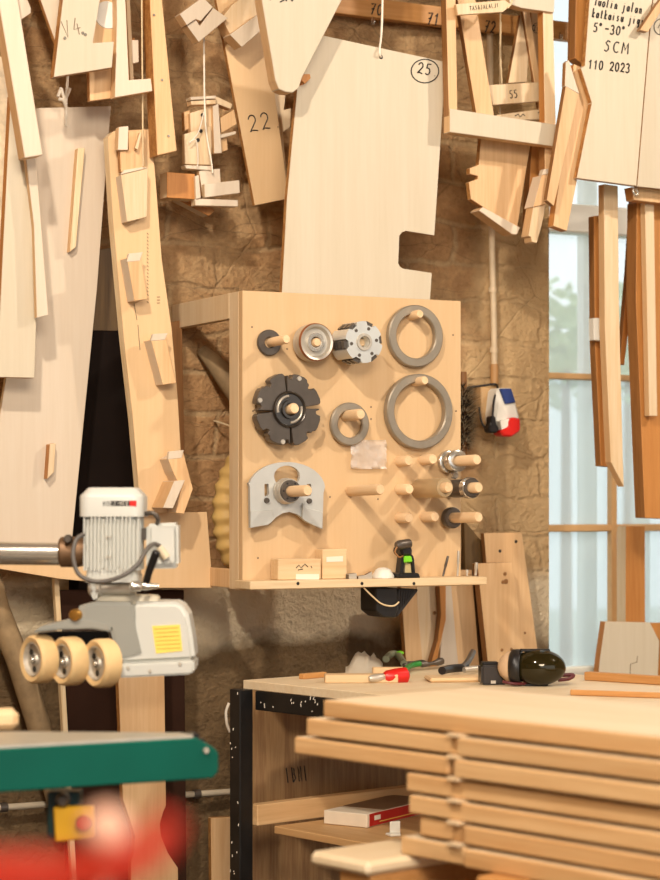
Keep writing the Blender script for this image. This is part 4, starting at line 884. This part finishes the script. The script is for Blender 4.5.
b = plate('old_plywood', [(250, 690), (430, 690), (430, 930), (250, 930)], .16, .02, [oldply, oldply]); tag(b, 'old dark plywood sheet stamped with letters standing behind the bench shelf', 'board')
write(b, [('IBNI', 287, 783, 311, 780, 15)], PL[b.name], .0018, ink)
bm = NB(); tube(bm, curve([P(229, 703, .3), P(226, 712, .3), P(227, 724, .3), P(230, 732, .3)], 5), .004, 8); tag(mk('cable_loop', bm, cordw, None, smooth=60), 'loop of pale cord at the top of the black bench leg', 'cord')

# carton on the shelf
RC = Matrix.Rotation(math.radians(30-90), 4, 'Z'); cp_ = Zp(367, 828.5, SZ); r3 = RC.to_3x3(); CL, CE, CHh = .34, .135, .036
ct = T('carton', 'flat red and white cardboard box lying on the bench shelf', 'box', cp_)
o0 = cp_-(r3 @ Vector((CE, 0, 0)))+Uv*.001
abox('body', o0+Uv*CHh, CE, CL, CHh, cartonw, ct, RC, .002)
abox('brown_top', o0+Uv*(CHh+.0012)+r3 @ Vector((.004, .09, 0)), CE-.006, CL-.09, .0012, cartont, ct, RC, 0)
abox('red_side', o0+Uv*(CHh-.001)+r3 @ Vector((CE-.0002, .012, 0)), .0012, CL-.012, CHh-.003, cartonr, ct, RC, 0)
abox('gold_line', o0+Uv*(CHh-.025)+r3 @ Vector((CE+.0008, .06, 0)), .0008, CL-.09, .002, yel_lab, ct, RC, 0)
abox('white_patch', o0+Uv*(CHh-.008)+r3 @ Vector((CE+.0008, .035, 0)), .0008, .03, .012, paper, ct, RC, 0)
w = T('plastic_clip', 'little white plastic clip on the bench shelf beside the red and white box', 'clip', Zp(396, 836, SZ))
c = Zp(395, 835, SZ); bm = NB(); box(bm, c+Vector((0, 0, .018)), (.03, .006, .034)); box(bm, c+Vector((-.012, -.012, .004)), (.03, .03, .007)); mk('body', bm, white, w, bev=.002)

# things on the bench
def bpoint(x, y, dz=0): return Zp(x, y, BZ)+Uv*(dz+.0005)
w = T('paper_wad', 'crumpled white paper sheet at the back of the bench', 'paper', bpoint(370, 675))
bm = NB(); gg = []; c0 = bpoint(345, 679); ex = (bpoint(383, 674)-c0); ey = bpoint(372, 668)-bpoint(372, 677)
for i in range(13):
    r_ = []
    for k in range(9):
        u, v = i/12, k/8; h_ = .004+.056*max(0, math.sin(math.pi*(.1+.8*u)))*max(0, math.sin(math.pi*min(1, v*1.1)))*(.6+.8*abs(noise.noise(Vector((i*.5, k*.6, 1)))))
        r_.append(bm.verts.new(c0+ex*u+ey*v+Uv*h_))
    gg.append(r_)
for i in range(12):
    for k in range(8): bm.faces.new((gg[i][k], gg[i+1][k], gg[i+1][k+1], gg[i][k+1]))
bmesh.ops.solidify(bm, geom=bm.faces[:], thickness=.0015); mk('sheet', bm, paper, w, smooth=40)
def bench_box(name, label, cat, x, y, lx, ly, lz, ang, mat):
    rot = Matrix.Rotation(math.radians(ang), 4, 'Z'); return tag(abox(name, bpoint(x, y)+Uv*lz, lx, ly, lz, mat, None, rot, .002), label, cat)
bench_box('wood_block', 'flat pale wood block on the bench corner before the paper', 'block', 325, 683.5, .19, .05, .022, -24, pinex)
bench_box('thin_lath', 'thin brown lath lying along the back edge of the bench', 'lath', 304, 679.5, .09, .02, .014, 20, honeyx)
bench_box('wood_stick', 'short round-edged wood stick lying on the white paper', 'stick', 373, 677.5, .085, .025, .026, -22, pinex)
def tool(name, label, cat, a, b_, r, mat, parts):
    w_ = T(name, label, cat, a.lerp(b_, .5)); 
    for nm, t0, t1, r0, r1, m_ in parts:
        bm = NB(); p, q = a.lerp(b_, t0), a.lerp(b_, t1); tube(bm, [p, p.lerp(q, .12), p.lerp(q, .5), p.lerp(q, .9), q], [r0*.7, r0, (r0+r1)/2*1.06, r1, r1*.6], 14); mk(nm, bm, m_, w_, smooth=50)
    return w_
tool('screwdriver', 'screwdriver with a bulging red handle lying on the bench', 'screwdriver', bpoint(369, 683.5, .012), bpoint(408, 682, .018), .014, red, (('ferrule', 0, .42, .009, .010, steel), ('red_handle', .38, 1, .017, .021, red)))
w = T('spring_clamp', 'green tipped dark spring clamp lying at the back of the bench', 'clamp', bpoint(412, 670))
bm = NB(); tube(bm, curve([bpoint(403, 671, .012), bpoint(415, 670, .02), bpoint(428, 670, .016), bpoint(442, 669, .022)], 5), [.008+.003*math.sin(i) for i in range(16)], 10); mk('jaw', bm, dsteel, w, smooth=60)
bm = NB(); tube(bm, curve([bpoint(403, 676, .01), bpoint(410, 672, .016), bpoint(420, 671, .02)], 5), .008, 10); mk('green_grip', bm, dgreen, w, smooth=60)
bm = NB(); tube(bm, curve([bpoint(386, 670, .03), bpoint(391, 668, .038), bpoint(398, 668, .036), bpoint(404, 671, .02)], 5), .010, 10); mk('grip', bm, plain('grey_grip', (128, 130, 106), .5), w, smooth=60)
bm = NB(); ellipsoid(bm, bpoint(400, 668, .042), (.012, .01, .006)); mk('green_pad', bm, green, w, smooth=60)
w = T('hand_plane', 'dark handled tool lying on a rounded pale board on the bench', 'tool', bpoint(455, 676))
rot = Matrix.Rotation(math.radians(-20), 4, 'Z')
tag(abox('rounded_board', bpoint(430, 683)+Uv*.012, .15, .1, .012, pinex, None, rot, .005, None), 'pale board with a rounded end under the dark handled tool', 'board')
bm = NB(); z_ = .024; tube(bm, curve([bpoint(442, 680, z_), bpoint(450, 678, z_), bpoint(460, 677, z_), bpoint(466, 676, z_)], 5), .011, 12); mk('grip', bm, blackp, w, smooth=60)
bm = NB(); tube(bm, curve([bpoint(462, 677, z_), bpoint(468, 675, z_+.012), bpoint(473, 672, z_+.03)], 5), .009, 12); mk('upper_grip', bm, dsteel, w, smooth=60)
bm = NB(); tube(bm, [bpoint(464, 678, z_-.003), bpoint(482, 677, z_)], .008, 10); mk('shank', bm, steel, w, smooth=60)
# tape measure
w = T('tape_measure', 'small dark square tape measure on the bench beside the ear defenders', 'tape measure', bpoint(493, 684))
s5 = 5.42/FPX; rot = Matrix.Rotation(-TH+.12, 4, 'Z'); bm = NB(); box(bm, bpoint(493, 685)+Uv*10.2*s5+Fv*.02, (26*s5, .05, 20*s5), rot); mk('case', bm, plain('brown_black', (40, 32, 26), .35), w, rot=rot, bev=.005, seg=2)
bm = NB(); box(bm, bpoint(490, 685)+Uv*21.5*s5+Fv*.02, (16*s5, .03, 2.5*s5), rot); mk('lock_button', bm, blackp, w, bev=.002)
bm = NB(); box(bm, bpoint(493, 685)+Uv*3*s5-Fv*.0075, (5*s5, .004, 3*s5), rot); mk('hook', bm, steel, w)
# ear defenders
w = T('ear_defenders', 'pair of ear defenders with glossy olive cup lying on the bench', 'ear defenders', bpoint(535, 687))
cz = bpoint(540, 687)+Uv*18.4*s5+Fv*.03; bm = NB(); ellipsoid(bm, cz, (27*s5, .05, 18*s5), Matrix.Rotation(-TH-.15, 4, 'Z'), 32, 20); mk('cup', bm, gold, w, smooth=60)
ax = (Rv*-1+Fv*.25)
bm = NB(); lathe(bm, cz-Rv*17*s5+Fv*.006, ax, [(8*s5, .0), (16.5*s5, .0), (18*s5, .008), (17.5*s5, .024), (14*s5, .03), (8*s5, .026)], 32, close=True); mk('cushion', bm, blackp, w, smooth=60)
bm = NB(); lathe(bm, cz-Rv*26*s5+Fv*.018, ax, [(1*s5, 0), (16*s5, .0), (15*s5, .012), (9*s5, .03), (4*s5, .036)], 32); mk('second_cup', bm, plain('pale_shell', (206, 176, 142), .4), w, smooth=60)
bm = NB(); c = cz+Uv*17*s5; box(bm, c-Rv*4*s5, (30*s5, .02, 2.6*s5), Matrix.Rotation(-TH, 4, 'Z')); mk('band_clip', bm, blackp, w, bev=.002); bm = NB(); box(bm, cz-Uv*17.2*s5-Rv*3*s5, (24*s5, .02, 2.4*s5), Matrix.Rotation(-TH, 4, 'Z')); mk('band_clip', bm, blackp, w, bev=.002)
bm = NB(); pts = curve([cz-Uv*14*s5-Rv*36*s5-Fv*.01, cz-Uv*15.5*s5-Rv*26*s5-Fv*.02, cz-Uv*16.5*s5-Rv*10*s5+Fv*.0], 5); tube(bm, pts, .004, 8); pts = curve([cz-Uv*9*s5+Rv*24*s5+Fv*.03, cz-Uv*9*s5+Rv*36*s5+Fv*.04, cz-Uv*12*s5+Rv*31*s5+Fv*.02, cz-Uv*13*s5+Rv*20*s5+Fv*.01], 5); tube(bm, pts, .005, 8); mk('headband', bm, plain('maroon', (92, 34, 38), .45), w, smooth=60)
# batten and long board on the bench
bench_box('edge_batten', 'brown batten lying along the bench edge below the window', 'batten', 584, 680.5, .42, .03, .022, -66, honeyx)
tag(abox('lying_board', bpoint(570, 695.5)+Uv*.014, .5, .16, .014, [slabtopx, honeyx], None, Matrix.Rotation(math.radians(-48), 4, 'Z'), .002), 'pale board with a brown edge lying on the bench behind the stack', 'board')

# ================================================================== THE STACK OF GLUED BOARDS
f0 = Zp(323, 700, .998); AS = Adir.dot(f0)
def sxy(px):                                # point on the stack's long face at this column
    D = ray(px, 700); t_ = (AS-CAM.dot(Adir))/D.dot(Adir); q = CAM+D*t_; return Vector((q.x, q.y, 0))
TK, PT = .0345, .0385
far = sxy(660)+Bdir*.35
rows = [(0, 323, None, 0, .40, 'topmost pale glued board of the stack'), (1, 306, 459, 0, .38, 'second glued board from the top, short end piece sticking out'),
        (1, 461, None, -.012, .4, 'second glued board from the top, long piece'), (2, 294, 448, 0, .38, 'third glued board from the top, sticking out farthest of the stack'),
        (2, 459, None, -.014, .4, 'third glued board from the top, long piece'), (3, 406, None, 0, .4, 'fourth glued board from the top of the stack, set back'),
        (4, 410, None, -.004, .4, 'fifth glued board from the top of the stack'), (5, 418, 464, .004, .38, 'sixth glued board from the top, short end piece'),
        (5, 466, None, -.006, .4, 'sixth glued board from the top, long piece'), (6, 402, 466, -.004, .38, 'lowest glued board of the stack, short end piece'), (6, 470, None, -.016, .4, 'lowest glued board of the stack, long piece')]
for r_, x0, x1, off, wd_, lab in rows:
    p = sxy(x0)+Adir*off; e_ = (sxy(x1) if x1 else far); L_ = (e_-sxy(x0)).dot(Bdir)
    p.z = .998-PT*r_
    o = tag(abox('glued_board', p, L_, wd_, .0318, [slabtopx, slabedge], None, RZ, .003), lab, 'board', 'glued boards in the stack')
TB = .0335
for r_ in range(1, 7):
    for k, px in enumerate((452, 640)):
        q = sxy(px)+Adir*(-.014 if k == 0 else .03); q.z = .998-PT*r_+.0066
        tag(abox('spacer_lath', q, .03, .36, .0064, pinel, None, RZ, .0008), ('thin pale spacer lath at the stack joint, under the %s board', 'thin spacer lath deep inside the stack, under the %s board')[k] % ('topmost', 'second', 'third', 'fourth', 'fifth', 'sixth')[r_-1], 'lath', 'spacer laths in the stack')
zb = .998-PT*6-.0318
# bearers and trestle below
pk = T('trestle', 'wooden trestle of orange brown timber carrying the stacked boards', 'trestle', sxy(500))
pb = Zp(309, 851, zb-.001); q = sxy(500)
e0 = pb; rot = RZ
abox('top_plank', Vector((pb.x, pb.y, zb-.001)), .16, .9, .026, slabtop, pk, RZ, .008)
abox('beam', Vector((pb.x, pb.y, zb-.028))+Bdir*.06+Adir*.02, .09, .8, .07, honeyx, pk, RZ, .004)
abox('beam', Vector((pb.x, pb.y, zb-.001))+Bdir*.38+Adir*.05, .09, .8, .09, honeyx, pk, RZ, .004)
abox('rail', Vector((pb.x, pb.y, zb-.05))+Bdir*.16+Adir*.12, .9, .05, .08, honeyx, pk, RZ, .004)
for x in (.08, .40, .9):
    for y in (.12, .55): abox('leg', Vector((pb.x, pb.y, zb-.098))+Bdir*x+Adir*y, .05, .05, zb-.1, honeyx, pk, RZ, .003)

# ================================================================== THE POWER FEEDER
FD = 4.5; sf = FD/FPX
fe = T('power_feeder', 'grey power feeder with finned motor and three yellow rubber rollers', 'machine', Dp(120, 640, FD))
def fpoly(name, pts, dep, t_, mats, parent=None, bev=.004, seg=2):
    f_ = [Dp(x, y, dep) for x, y in pts]; bm = NB(); prism(bm, f_, Fv*t_)
    if not isinstance(mats, (list, tuple)): mats = [mats, mats]
    return mk(name, bm, mats, parent or fe, bev=bev, seg=seg)
AXm = Dp(114, 540, FD+.07)
def rrect(bm, c, hw, hd, z0_, z1_, n=8, k=.32, prof=None):   # rounded-square prism about the vertical axis
    pts = []
    for i in range(4):
        for j in range(n+1):
            a_ = math.radians(i*90+j*90/n); sx = 1 if i in (0, 3) else -1; sy = 1 if i in (0, 1) else -1
            pts.append((sx*hw*(1-k)+hw*k*math.cos(a_), sy*hd*(1-k)+hd*k*math.sin(a_)))
    rings = []
    for z, s_ in (prof or ((z0_, 1), (z1_, 1))): rings.append([bm.verts.new(c+Rv*x*s_+Fv*y*s_+Uv*z) for x, y in pts])
    m = len(pts)
    for a_, b_ in zip(rings, rings[1:]):
        for i in range(m): bm.faces.new((a_[i], a_[(i+1) % m], b_[(i+1) % m], b_[i]))
    bm.faces.new(rings[0][::-1]); bm.faces.new(rings[-1])
zy = lambda y: (540-y)*sf
mo = NB(); rrect(mo, AXm, 26*sf, 26*sf, zy(576), zy(514)); motor = mk('motor', mo, mgrey, fe, smooth=40)
bm = NB(); rrect(bm, AXm, 32*sf, 32*sf, 0, 0, prof=((zy(516), 1), (zy(496.5), 1), (zy(495), .985), (zy(488.5), .80), (zy(486.8), .74))); cap = mk('motor_cap', bm, mgrey, fe, smooth=50)
bm = NB()
for i in range(15):
    x = -27+54*i/14; dd = 31 if abs(x) < 22 else 28
    box(bm, AXm+Rv*x*sf-Fv*(dd-4)*sf+Uv*(zy(516)+zy(570))/2, (1.35*sf, 9*sf, zy(516)-zy(570)-(6*sf if i % 4 == 1 else 0)), Matrix.Rotation(-TH, 4, 'Z'))
for i in range(8):
    y = -22+44*i/7
    for sgn in (-1, 1): box(bm, AXm+Fv*y*sf+Rv*sgn*26*sf+Uv*(zy(516)+zy(570))/2, (5*sf, 1.4*sf, zy(516)-zy(570)), Matrix.Rotation(-TH, 4, 'Z'))
mk('cooling_fin', bm, mgrey, motor, bev=0)
bm = NB()
for x, y in ((107, 537), (110, 537), (107, 557), (110, 557)): lathe(bm, Dp(x, y, FD+.07-31.5*sf), -Fv, [(.0028, 0), (.0022, .004)], 10)
mk('fin_bolt', bm, steel, motor)
bm = NB(); rrect(bm, AXm, 27*sf, 27*sf, zy(582), zy(575)); mk('lower_flange', bm, mgrey, fe, smooth=40)
pc = (Dp(114, 503, FD+.07-32.2*sf), -Fv)
bm = NB(); prism(bm, [onplane(x, y, pc[0], pc[1]) for x, y in ((110, 500.8), (130, 500.8), (130, 506), (110, 506))], Fv*.0008); mk('dark_badge', bm, [ink, ink], cap)
bm = NB(); prism(bm, [onplane(x, y, pc[0]-Fv*.0006, pc[1]) for x, y in ((129.5, 500.5), (136.5, 500.5), (136.5, 506.2), (129.5, 506.2))], Fv*.0014); mk('red_badge', bm, [red, red], cap)
write(cap, [('HO', 103, 505.8, 110, 505.8, 4.6)], pc, .0007, ink); write(cap, [('LZ-HER', 110.8, 505.4, 129, 505.4, 4.0)], (pc[0]-Fv*.001, pc[1]), .0006, white, name='lettering')
fpoly('terminal_box', [(146, 524), (178, 522.5), (178.5, 566), (174, 568.5), (146, 569)], FD+.05, .07, mgrey, bev=.006); fpoly('box_lid', [(150, 526.5), (175.5, 525.5), (176, 563), (172, 565), (150, 565)], FD+.045, .006, mgrey, bev=.003)
fpoly('box_neck', [(140, 528), (150, 528), (150, 540), (140, 540)], FD+.06, .04, dsteel, bev=.002)
bm = NB(); tube(bm, curve([Dp(144, 514, FD+.05), Dp(153, 513, FD+.04), Dp(158, 519, FD+.045), Dp(157, 524, FD+.06)], 6), .005, 10); mk('short_cable', bm, dsteel, fe, smooth=60)
tl = NB(); tube(tl, [Dp(-40, 553, FD+.09), Dp(60, 554, FD+.09)], 11.5*sf, 28); mk('support_tube', tl, chrome, fe, smooth=50)
tl = NB(); lathe(tl, Dp(73, 552, FD+.09), Rv, [(13*sf, -14*sf), (15.5*sf, -12*sf), (15.5*sf, 5*sf), (14*sf, 12*sf)], 28); mk('tube_collar', tl, rustm, fe, smooth=40)
tl = NB(); lathe(tl, Dp(68, 539, FD+.05), -Fv, [(4.5*sf, -.01), (4.5*sf, .004), (3*sf, .008)], 16); mk('collar_screw', tl, dsteel, fe, smooth=40)
bm = NB(); tube(bm, curve([Dp(84, 534, FD), Dp(76, 540, FD-.01), Dp(73, 556, FD-.02), Dp(78, 573, FD-.025), Dp(90, 580.5, FD-.03), Dp(106, 581, FD-.03), Dp(124, 575, FD-.03), Dp(138, 564, FD-.02), Dp(147, 549, FD+.0), Dp(154, 544, FD+.02), Dp(160, 546, FD+.03)], 6), .0048, 10); mk('motor_cable', bm, plain('grey_cable', (92, 86, 80), .5), fe, smooth=60)
tl = NB(); tube(tl, [Dp(159, 547, FD+.03), Dp(167, 558, FD+.03)], [3.6*sf, 4.4*sf], 14); mk('cable_plug', tl, plain('plug_beige', (206, 190, 160), .5), fe, smooth=50)
bm = NB(); tube(bm, curve([Dp(146, 583, FD-.01), Dp(149, 572, FD-.02), Dp(154, 558, FD-.03), Dp(157, 551, FD-.035)], 5), [3.8*sf, 3.8*sf, 3.8*sf, 3.8*sf, 3.6*sf, 3.8*sf, 3.9*sf, 4*sf, 4*sf, 4.1*sf, 4.1*sf, 4.1*sf, 4.1*sf, 4.1*sf, 4*sf, 2.5*sf], 14); mk('lever_handle', bm, blackp, fe, smooth=60)
tl = NB(); lathe(tl, Dp(142, 586, FD-.01), Rv, [(3*sf, -12*sf), (5.5*sf, -10*sf), (5.5*sf, -2*sf), (4*sf, 0), (4.6*sf, 4*sf), (3*sf, 10*sf), (2*sf, 17*sf)], 20); mk('lever_pivot', tl, chrome, fe, smooth=40)
tl = NB(); lathe(tl, Dp(112, 588, FD+.04), Rv, [(4*sf, -24*sf), (8*sf, -22*sf), (8.5*sf, -12*sf), (6.5*sf, -10*sf), (6.5*sf, 16*sf), (8*sf, 18*sf), (7*sf, 24*sf)], 24); mk('tilt_clamp', tl, steel, fe, smooth=40)
fpoly('clamp_yoke', [(87, 582), (96, 579), (98, 590), (96, 602), (92, 598)], FD+.02, .06, mgrey, bev=.005)
fpoly('mount_plate', [(95, 593), (158, 596), (158, 607), (95, 606)], FD+.05, .06, plain('cream_plate', (214, 204, 182), .45), bev=.003)
# housing in two colours, hood over the rollers
fpoly('side_cover', [(131, 602), (176, 602), (183, 606), (188.5, 615), (193, 640), (195, 661), (118.5, 665), (112, 629), (131, 633)], FD, .13, mgrey, bev=.01, seg=3)
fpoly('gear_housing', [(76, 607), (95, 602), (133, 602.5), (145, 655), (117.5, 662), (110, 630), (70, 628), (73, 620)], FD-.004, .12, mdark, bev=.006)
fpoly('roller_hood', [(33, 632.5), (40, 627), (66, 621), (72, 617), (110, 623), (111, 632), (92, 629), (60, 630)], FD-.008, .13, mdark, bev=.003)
fpoly('hood_inside', [(37, 633), (60, 631.5), (108, 631), (114, 660), (106, 664), (70, 650), (45, 645)], FD+.10, .02, blackp, bev=.002)
fpoly('bottom_flange', [(117, 664.5), (194.5, 660.5), (194, 672), (191, 674.5), (119, 678)], FD-.012, .14, mgrey, bev=.004)
lb = fpoly('yellow_label', [(152, 626), (180, 624.5), (182.5, 651), (156, 653.5)], FD-.0015, .002, yel_lab, bev=0)
bm = NB()
for i in range(6): tube(bm, [Dp(154.5+i*.5, 629+i*4, FD-.0022), Dp(178+i*.5, 627.6+i*4, FD-.0022)], .0006, 4)
mk('label_print', bm, plain('print_brown', (186, 150, 60), .6), lb)
tl = NB(); lathe(tl, Dp(75, 615, FD-.01), -Fv-Rv*.3, [(6*sf, -.03), (6*sf, .004), (4.5*sf, .008), (2*sf, .009)], 20); mk('brass_screw', tl, plain('brass', (180, 134, 64), .35, .8), fe, smooth=40)
bm = NB()
bm.free()
for x, y in ((128, 668), (180, 664), (150, 671)):
    bm = NB(); lathe(bm, Dp(x, y, FD-.013), -Fv, [(.004, 0), (.003, .003)], 10); mk('flange_screw', bm, steel, fe)
RA = (Rv*math.sin(math.radians(52))+Fv*math.cos(math.radians(52)))       # roller axle, away and to the right
for k, (x, y, dd) in enumerate(((31.5, 659.5, .05), (61.5, 661.5, .02), (94.5, 663.5, -.012))):
    rt = bpy.data.objects.new('roller', None)
    c = Dp(x, y, FD+dd-.03); R_ = 24.5*sf*(FD+dd-.03)/FD
    bm = NB(); lathe(bm, c, RA, [(R_*.73, 0), (R_*.9, -.002), (R_*.985, .003), (R_, .008), (R_, .034), (R_*.97, .038), (R_*.70, .038), (R_*.70, .02)], 48, close=True); ro = mk('roller', bm, rubber, fe, smooth=40)
    bm = NB(); lathe(bm, c, RA, [(R_*.735, .002), (R_*.66, .0), (R_*.61, .010), (R_*.25, .010), (R_*.2, .004), (R_*.17, .03), (R_*.70, .036)], 40, close=True); mk('hub', bm, steel, ro, smooth=40)
    bm = NB(); lathe(bm, c, RA, [(R_*.07, -.001), (R_*.12, .004), (R_*.16, .03)], 18); mk('axle_nut', bm, chrome, ro, smooth=40)
    for a_ in (20, 140, 260):
        bm = NB(); a, u, v = frame_of(RA); q = u*math.cos(math.radians(a_))+v*math.sin(math.radians(a_)); lathe(bm, c+q*R_*.42+RA*.0085, RA, [(R_*.13, 0), (R_*.13, .012)], 12); mk('hub_hole', bm, blackp, ro)

# ================================================================== THE GREEN MACHINE TABLE AND THE NEAR THINGS
gt = T('machine_table', 'green edged machine table with a grey steel top', 'machine', Dp(60, 790, 3.95))
TD = W-Dp(215, 760, 3.95).y
gx = [(-40, 741), (188, 736), (203, 738), (215, 752), (219, 757), (218, 775), (214, 778.5), (-40, 793)]
bm = NB(); p0, n = P(215, 760, TD), FR; xr_ = P(219, 760, TD).x; xl_ = P(-120, 760, TD).x; za, zb2 = P(205, 737.5, TD).z, P(214, 778.5, TD).z; hgt = za-zb2
pr = [(xl_, za), (xr_-.045, za), (xr_-.012, za-.018), (xr_, za-.03), (xr_, zb2+.012), (xr_-.012, zb2), (xl_, zb2)]
prism(bm, [Vector((x, W-TD, z)) for x, z in pr], Vector((0, .05, 0))); mk('green_beam', bm, [teal, teal], gt, bev=.003)
bm = NB(); box(bm, Vector((xr_-.034, W-TD+.076, za-.024)), (.06, .05, .05)); mk('end_cap', bm, blackp, gt, bev=.01, seg=2)
bm = NB(); lathe(bm, P(206, 750.5, TD+.001), FR, [(.006, 0), (.005, .004)], 12); mk('bolt', bm, steel, gt)
bm = NB(); prism(bm, [Vector((x, y, za+.006)) for x, y in ((xl_, W-TD+.004), (xr_-.05, W-TD+.004), (xr_-.06, W-TD+.05), (xl_+.3, W-TD+.22), (xl_, W-TD+.22))], Vector((0, 0, -.012))); mk('steel_top', bm, [plain('table_grey', (178, 172, 156), .4, .4), steel], gt, bev=.001)
bm = NB(); box(bm, Vector((xl_-.1, W-TD+.1, zb2/2)), (.12, .08, zb2)); mk('leg', bm, tealdk, gt)
tag(abox('rounded_block', Zp(-8, 731, za+.007)+Uv*.04, .05, .05, .04, pinex, None, Matrix.Rotation(-.3, 4, 'Z'), .012), 'rounded tan wood block on the steel top of the green machine table', 'block')
# switch box hanging under the beam
swd = 3.9; ss_ = swd/FPX
sw = T('switch_box', 'teal switch box with a yellow front under the green machine table', 'switch', Dp(70, 815, swd))
def spoly(name, pts, dep, t_, mat, bev=.003): f_ = [Dp(x, y, dep) for x, y in pts]; bm = NB(); prism(bm, f_, Fv*t_); return mk(name, bm, [mat, mat], sw, bev=bev)
spoly('bracket', [(47, 792), (80, 792), (80, 838), (47, 838)], swd+.02, .05, tealdk)
spoly('yellow_front', [(53, 807), (93, 806), (93, 838), (55, 842)], swd, .02, yellow)
bm = NB(); lathe(bm, Dp(63, 800, swd), -Fv, [(.012, -.02), (.013, .006), (.008, .012)], 18); mk('knob', bm, dsteel, sw, smooth=50)
bm = NB(); lathe(bm, Dp(84, 822, swd-.002), -Fv, [(.010, 0), (.015, .012), (.012, .02)], 18); mk('stop_button', bm, red, sw, smooth=50)
# red hose close to the camera
rh = T('red_hose', 'out of focus red hose curving up very near at the lower corner', 'hose', Dp(80, 1000, .95))
bm = NB(); tube(bm, curve([Dp(-60, 880, .95), Dp(10, 876, .94), Dp(70, 876, .93), Dp(120, 866, .92), Dp(154, 845, .92), Dp(168, 818, .92)], 8), [.0105-.0035*i/40 for i in range(41)], 14); mk('tube', bm, redsoft, rh, smooth=60)
bm = NB(); ellipsoid(bm, Dp(107, 829, 1.15), (.0128, .0128, .0128)); tube(bm, [Dp(107, 845, 1.15), Dp(106, 905, 1.15)], .002, 10); tag(mk('highlight_ball', bm, plain('pale_pink_highlight', (216, 166, 142), .35), None, smooth=60), 'blurred pale pink ball added as an out of focus highlight in front of the scooped board', 'knob')  # ball and thin stem added in place of a blurred highlight
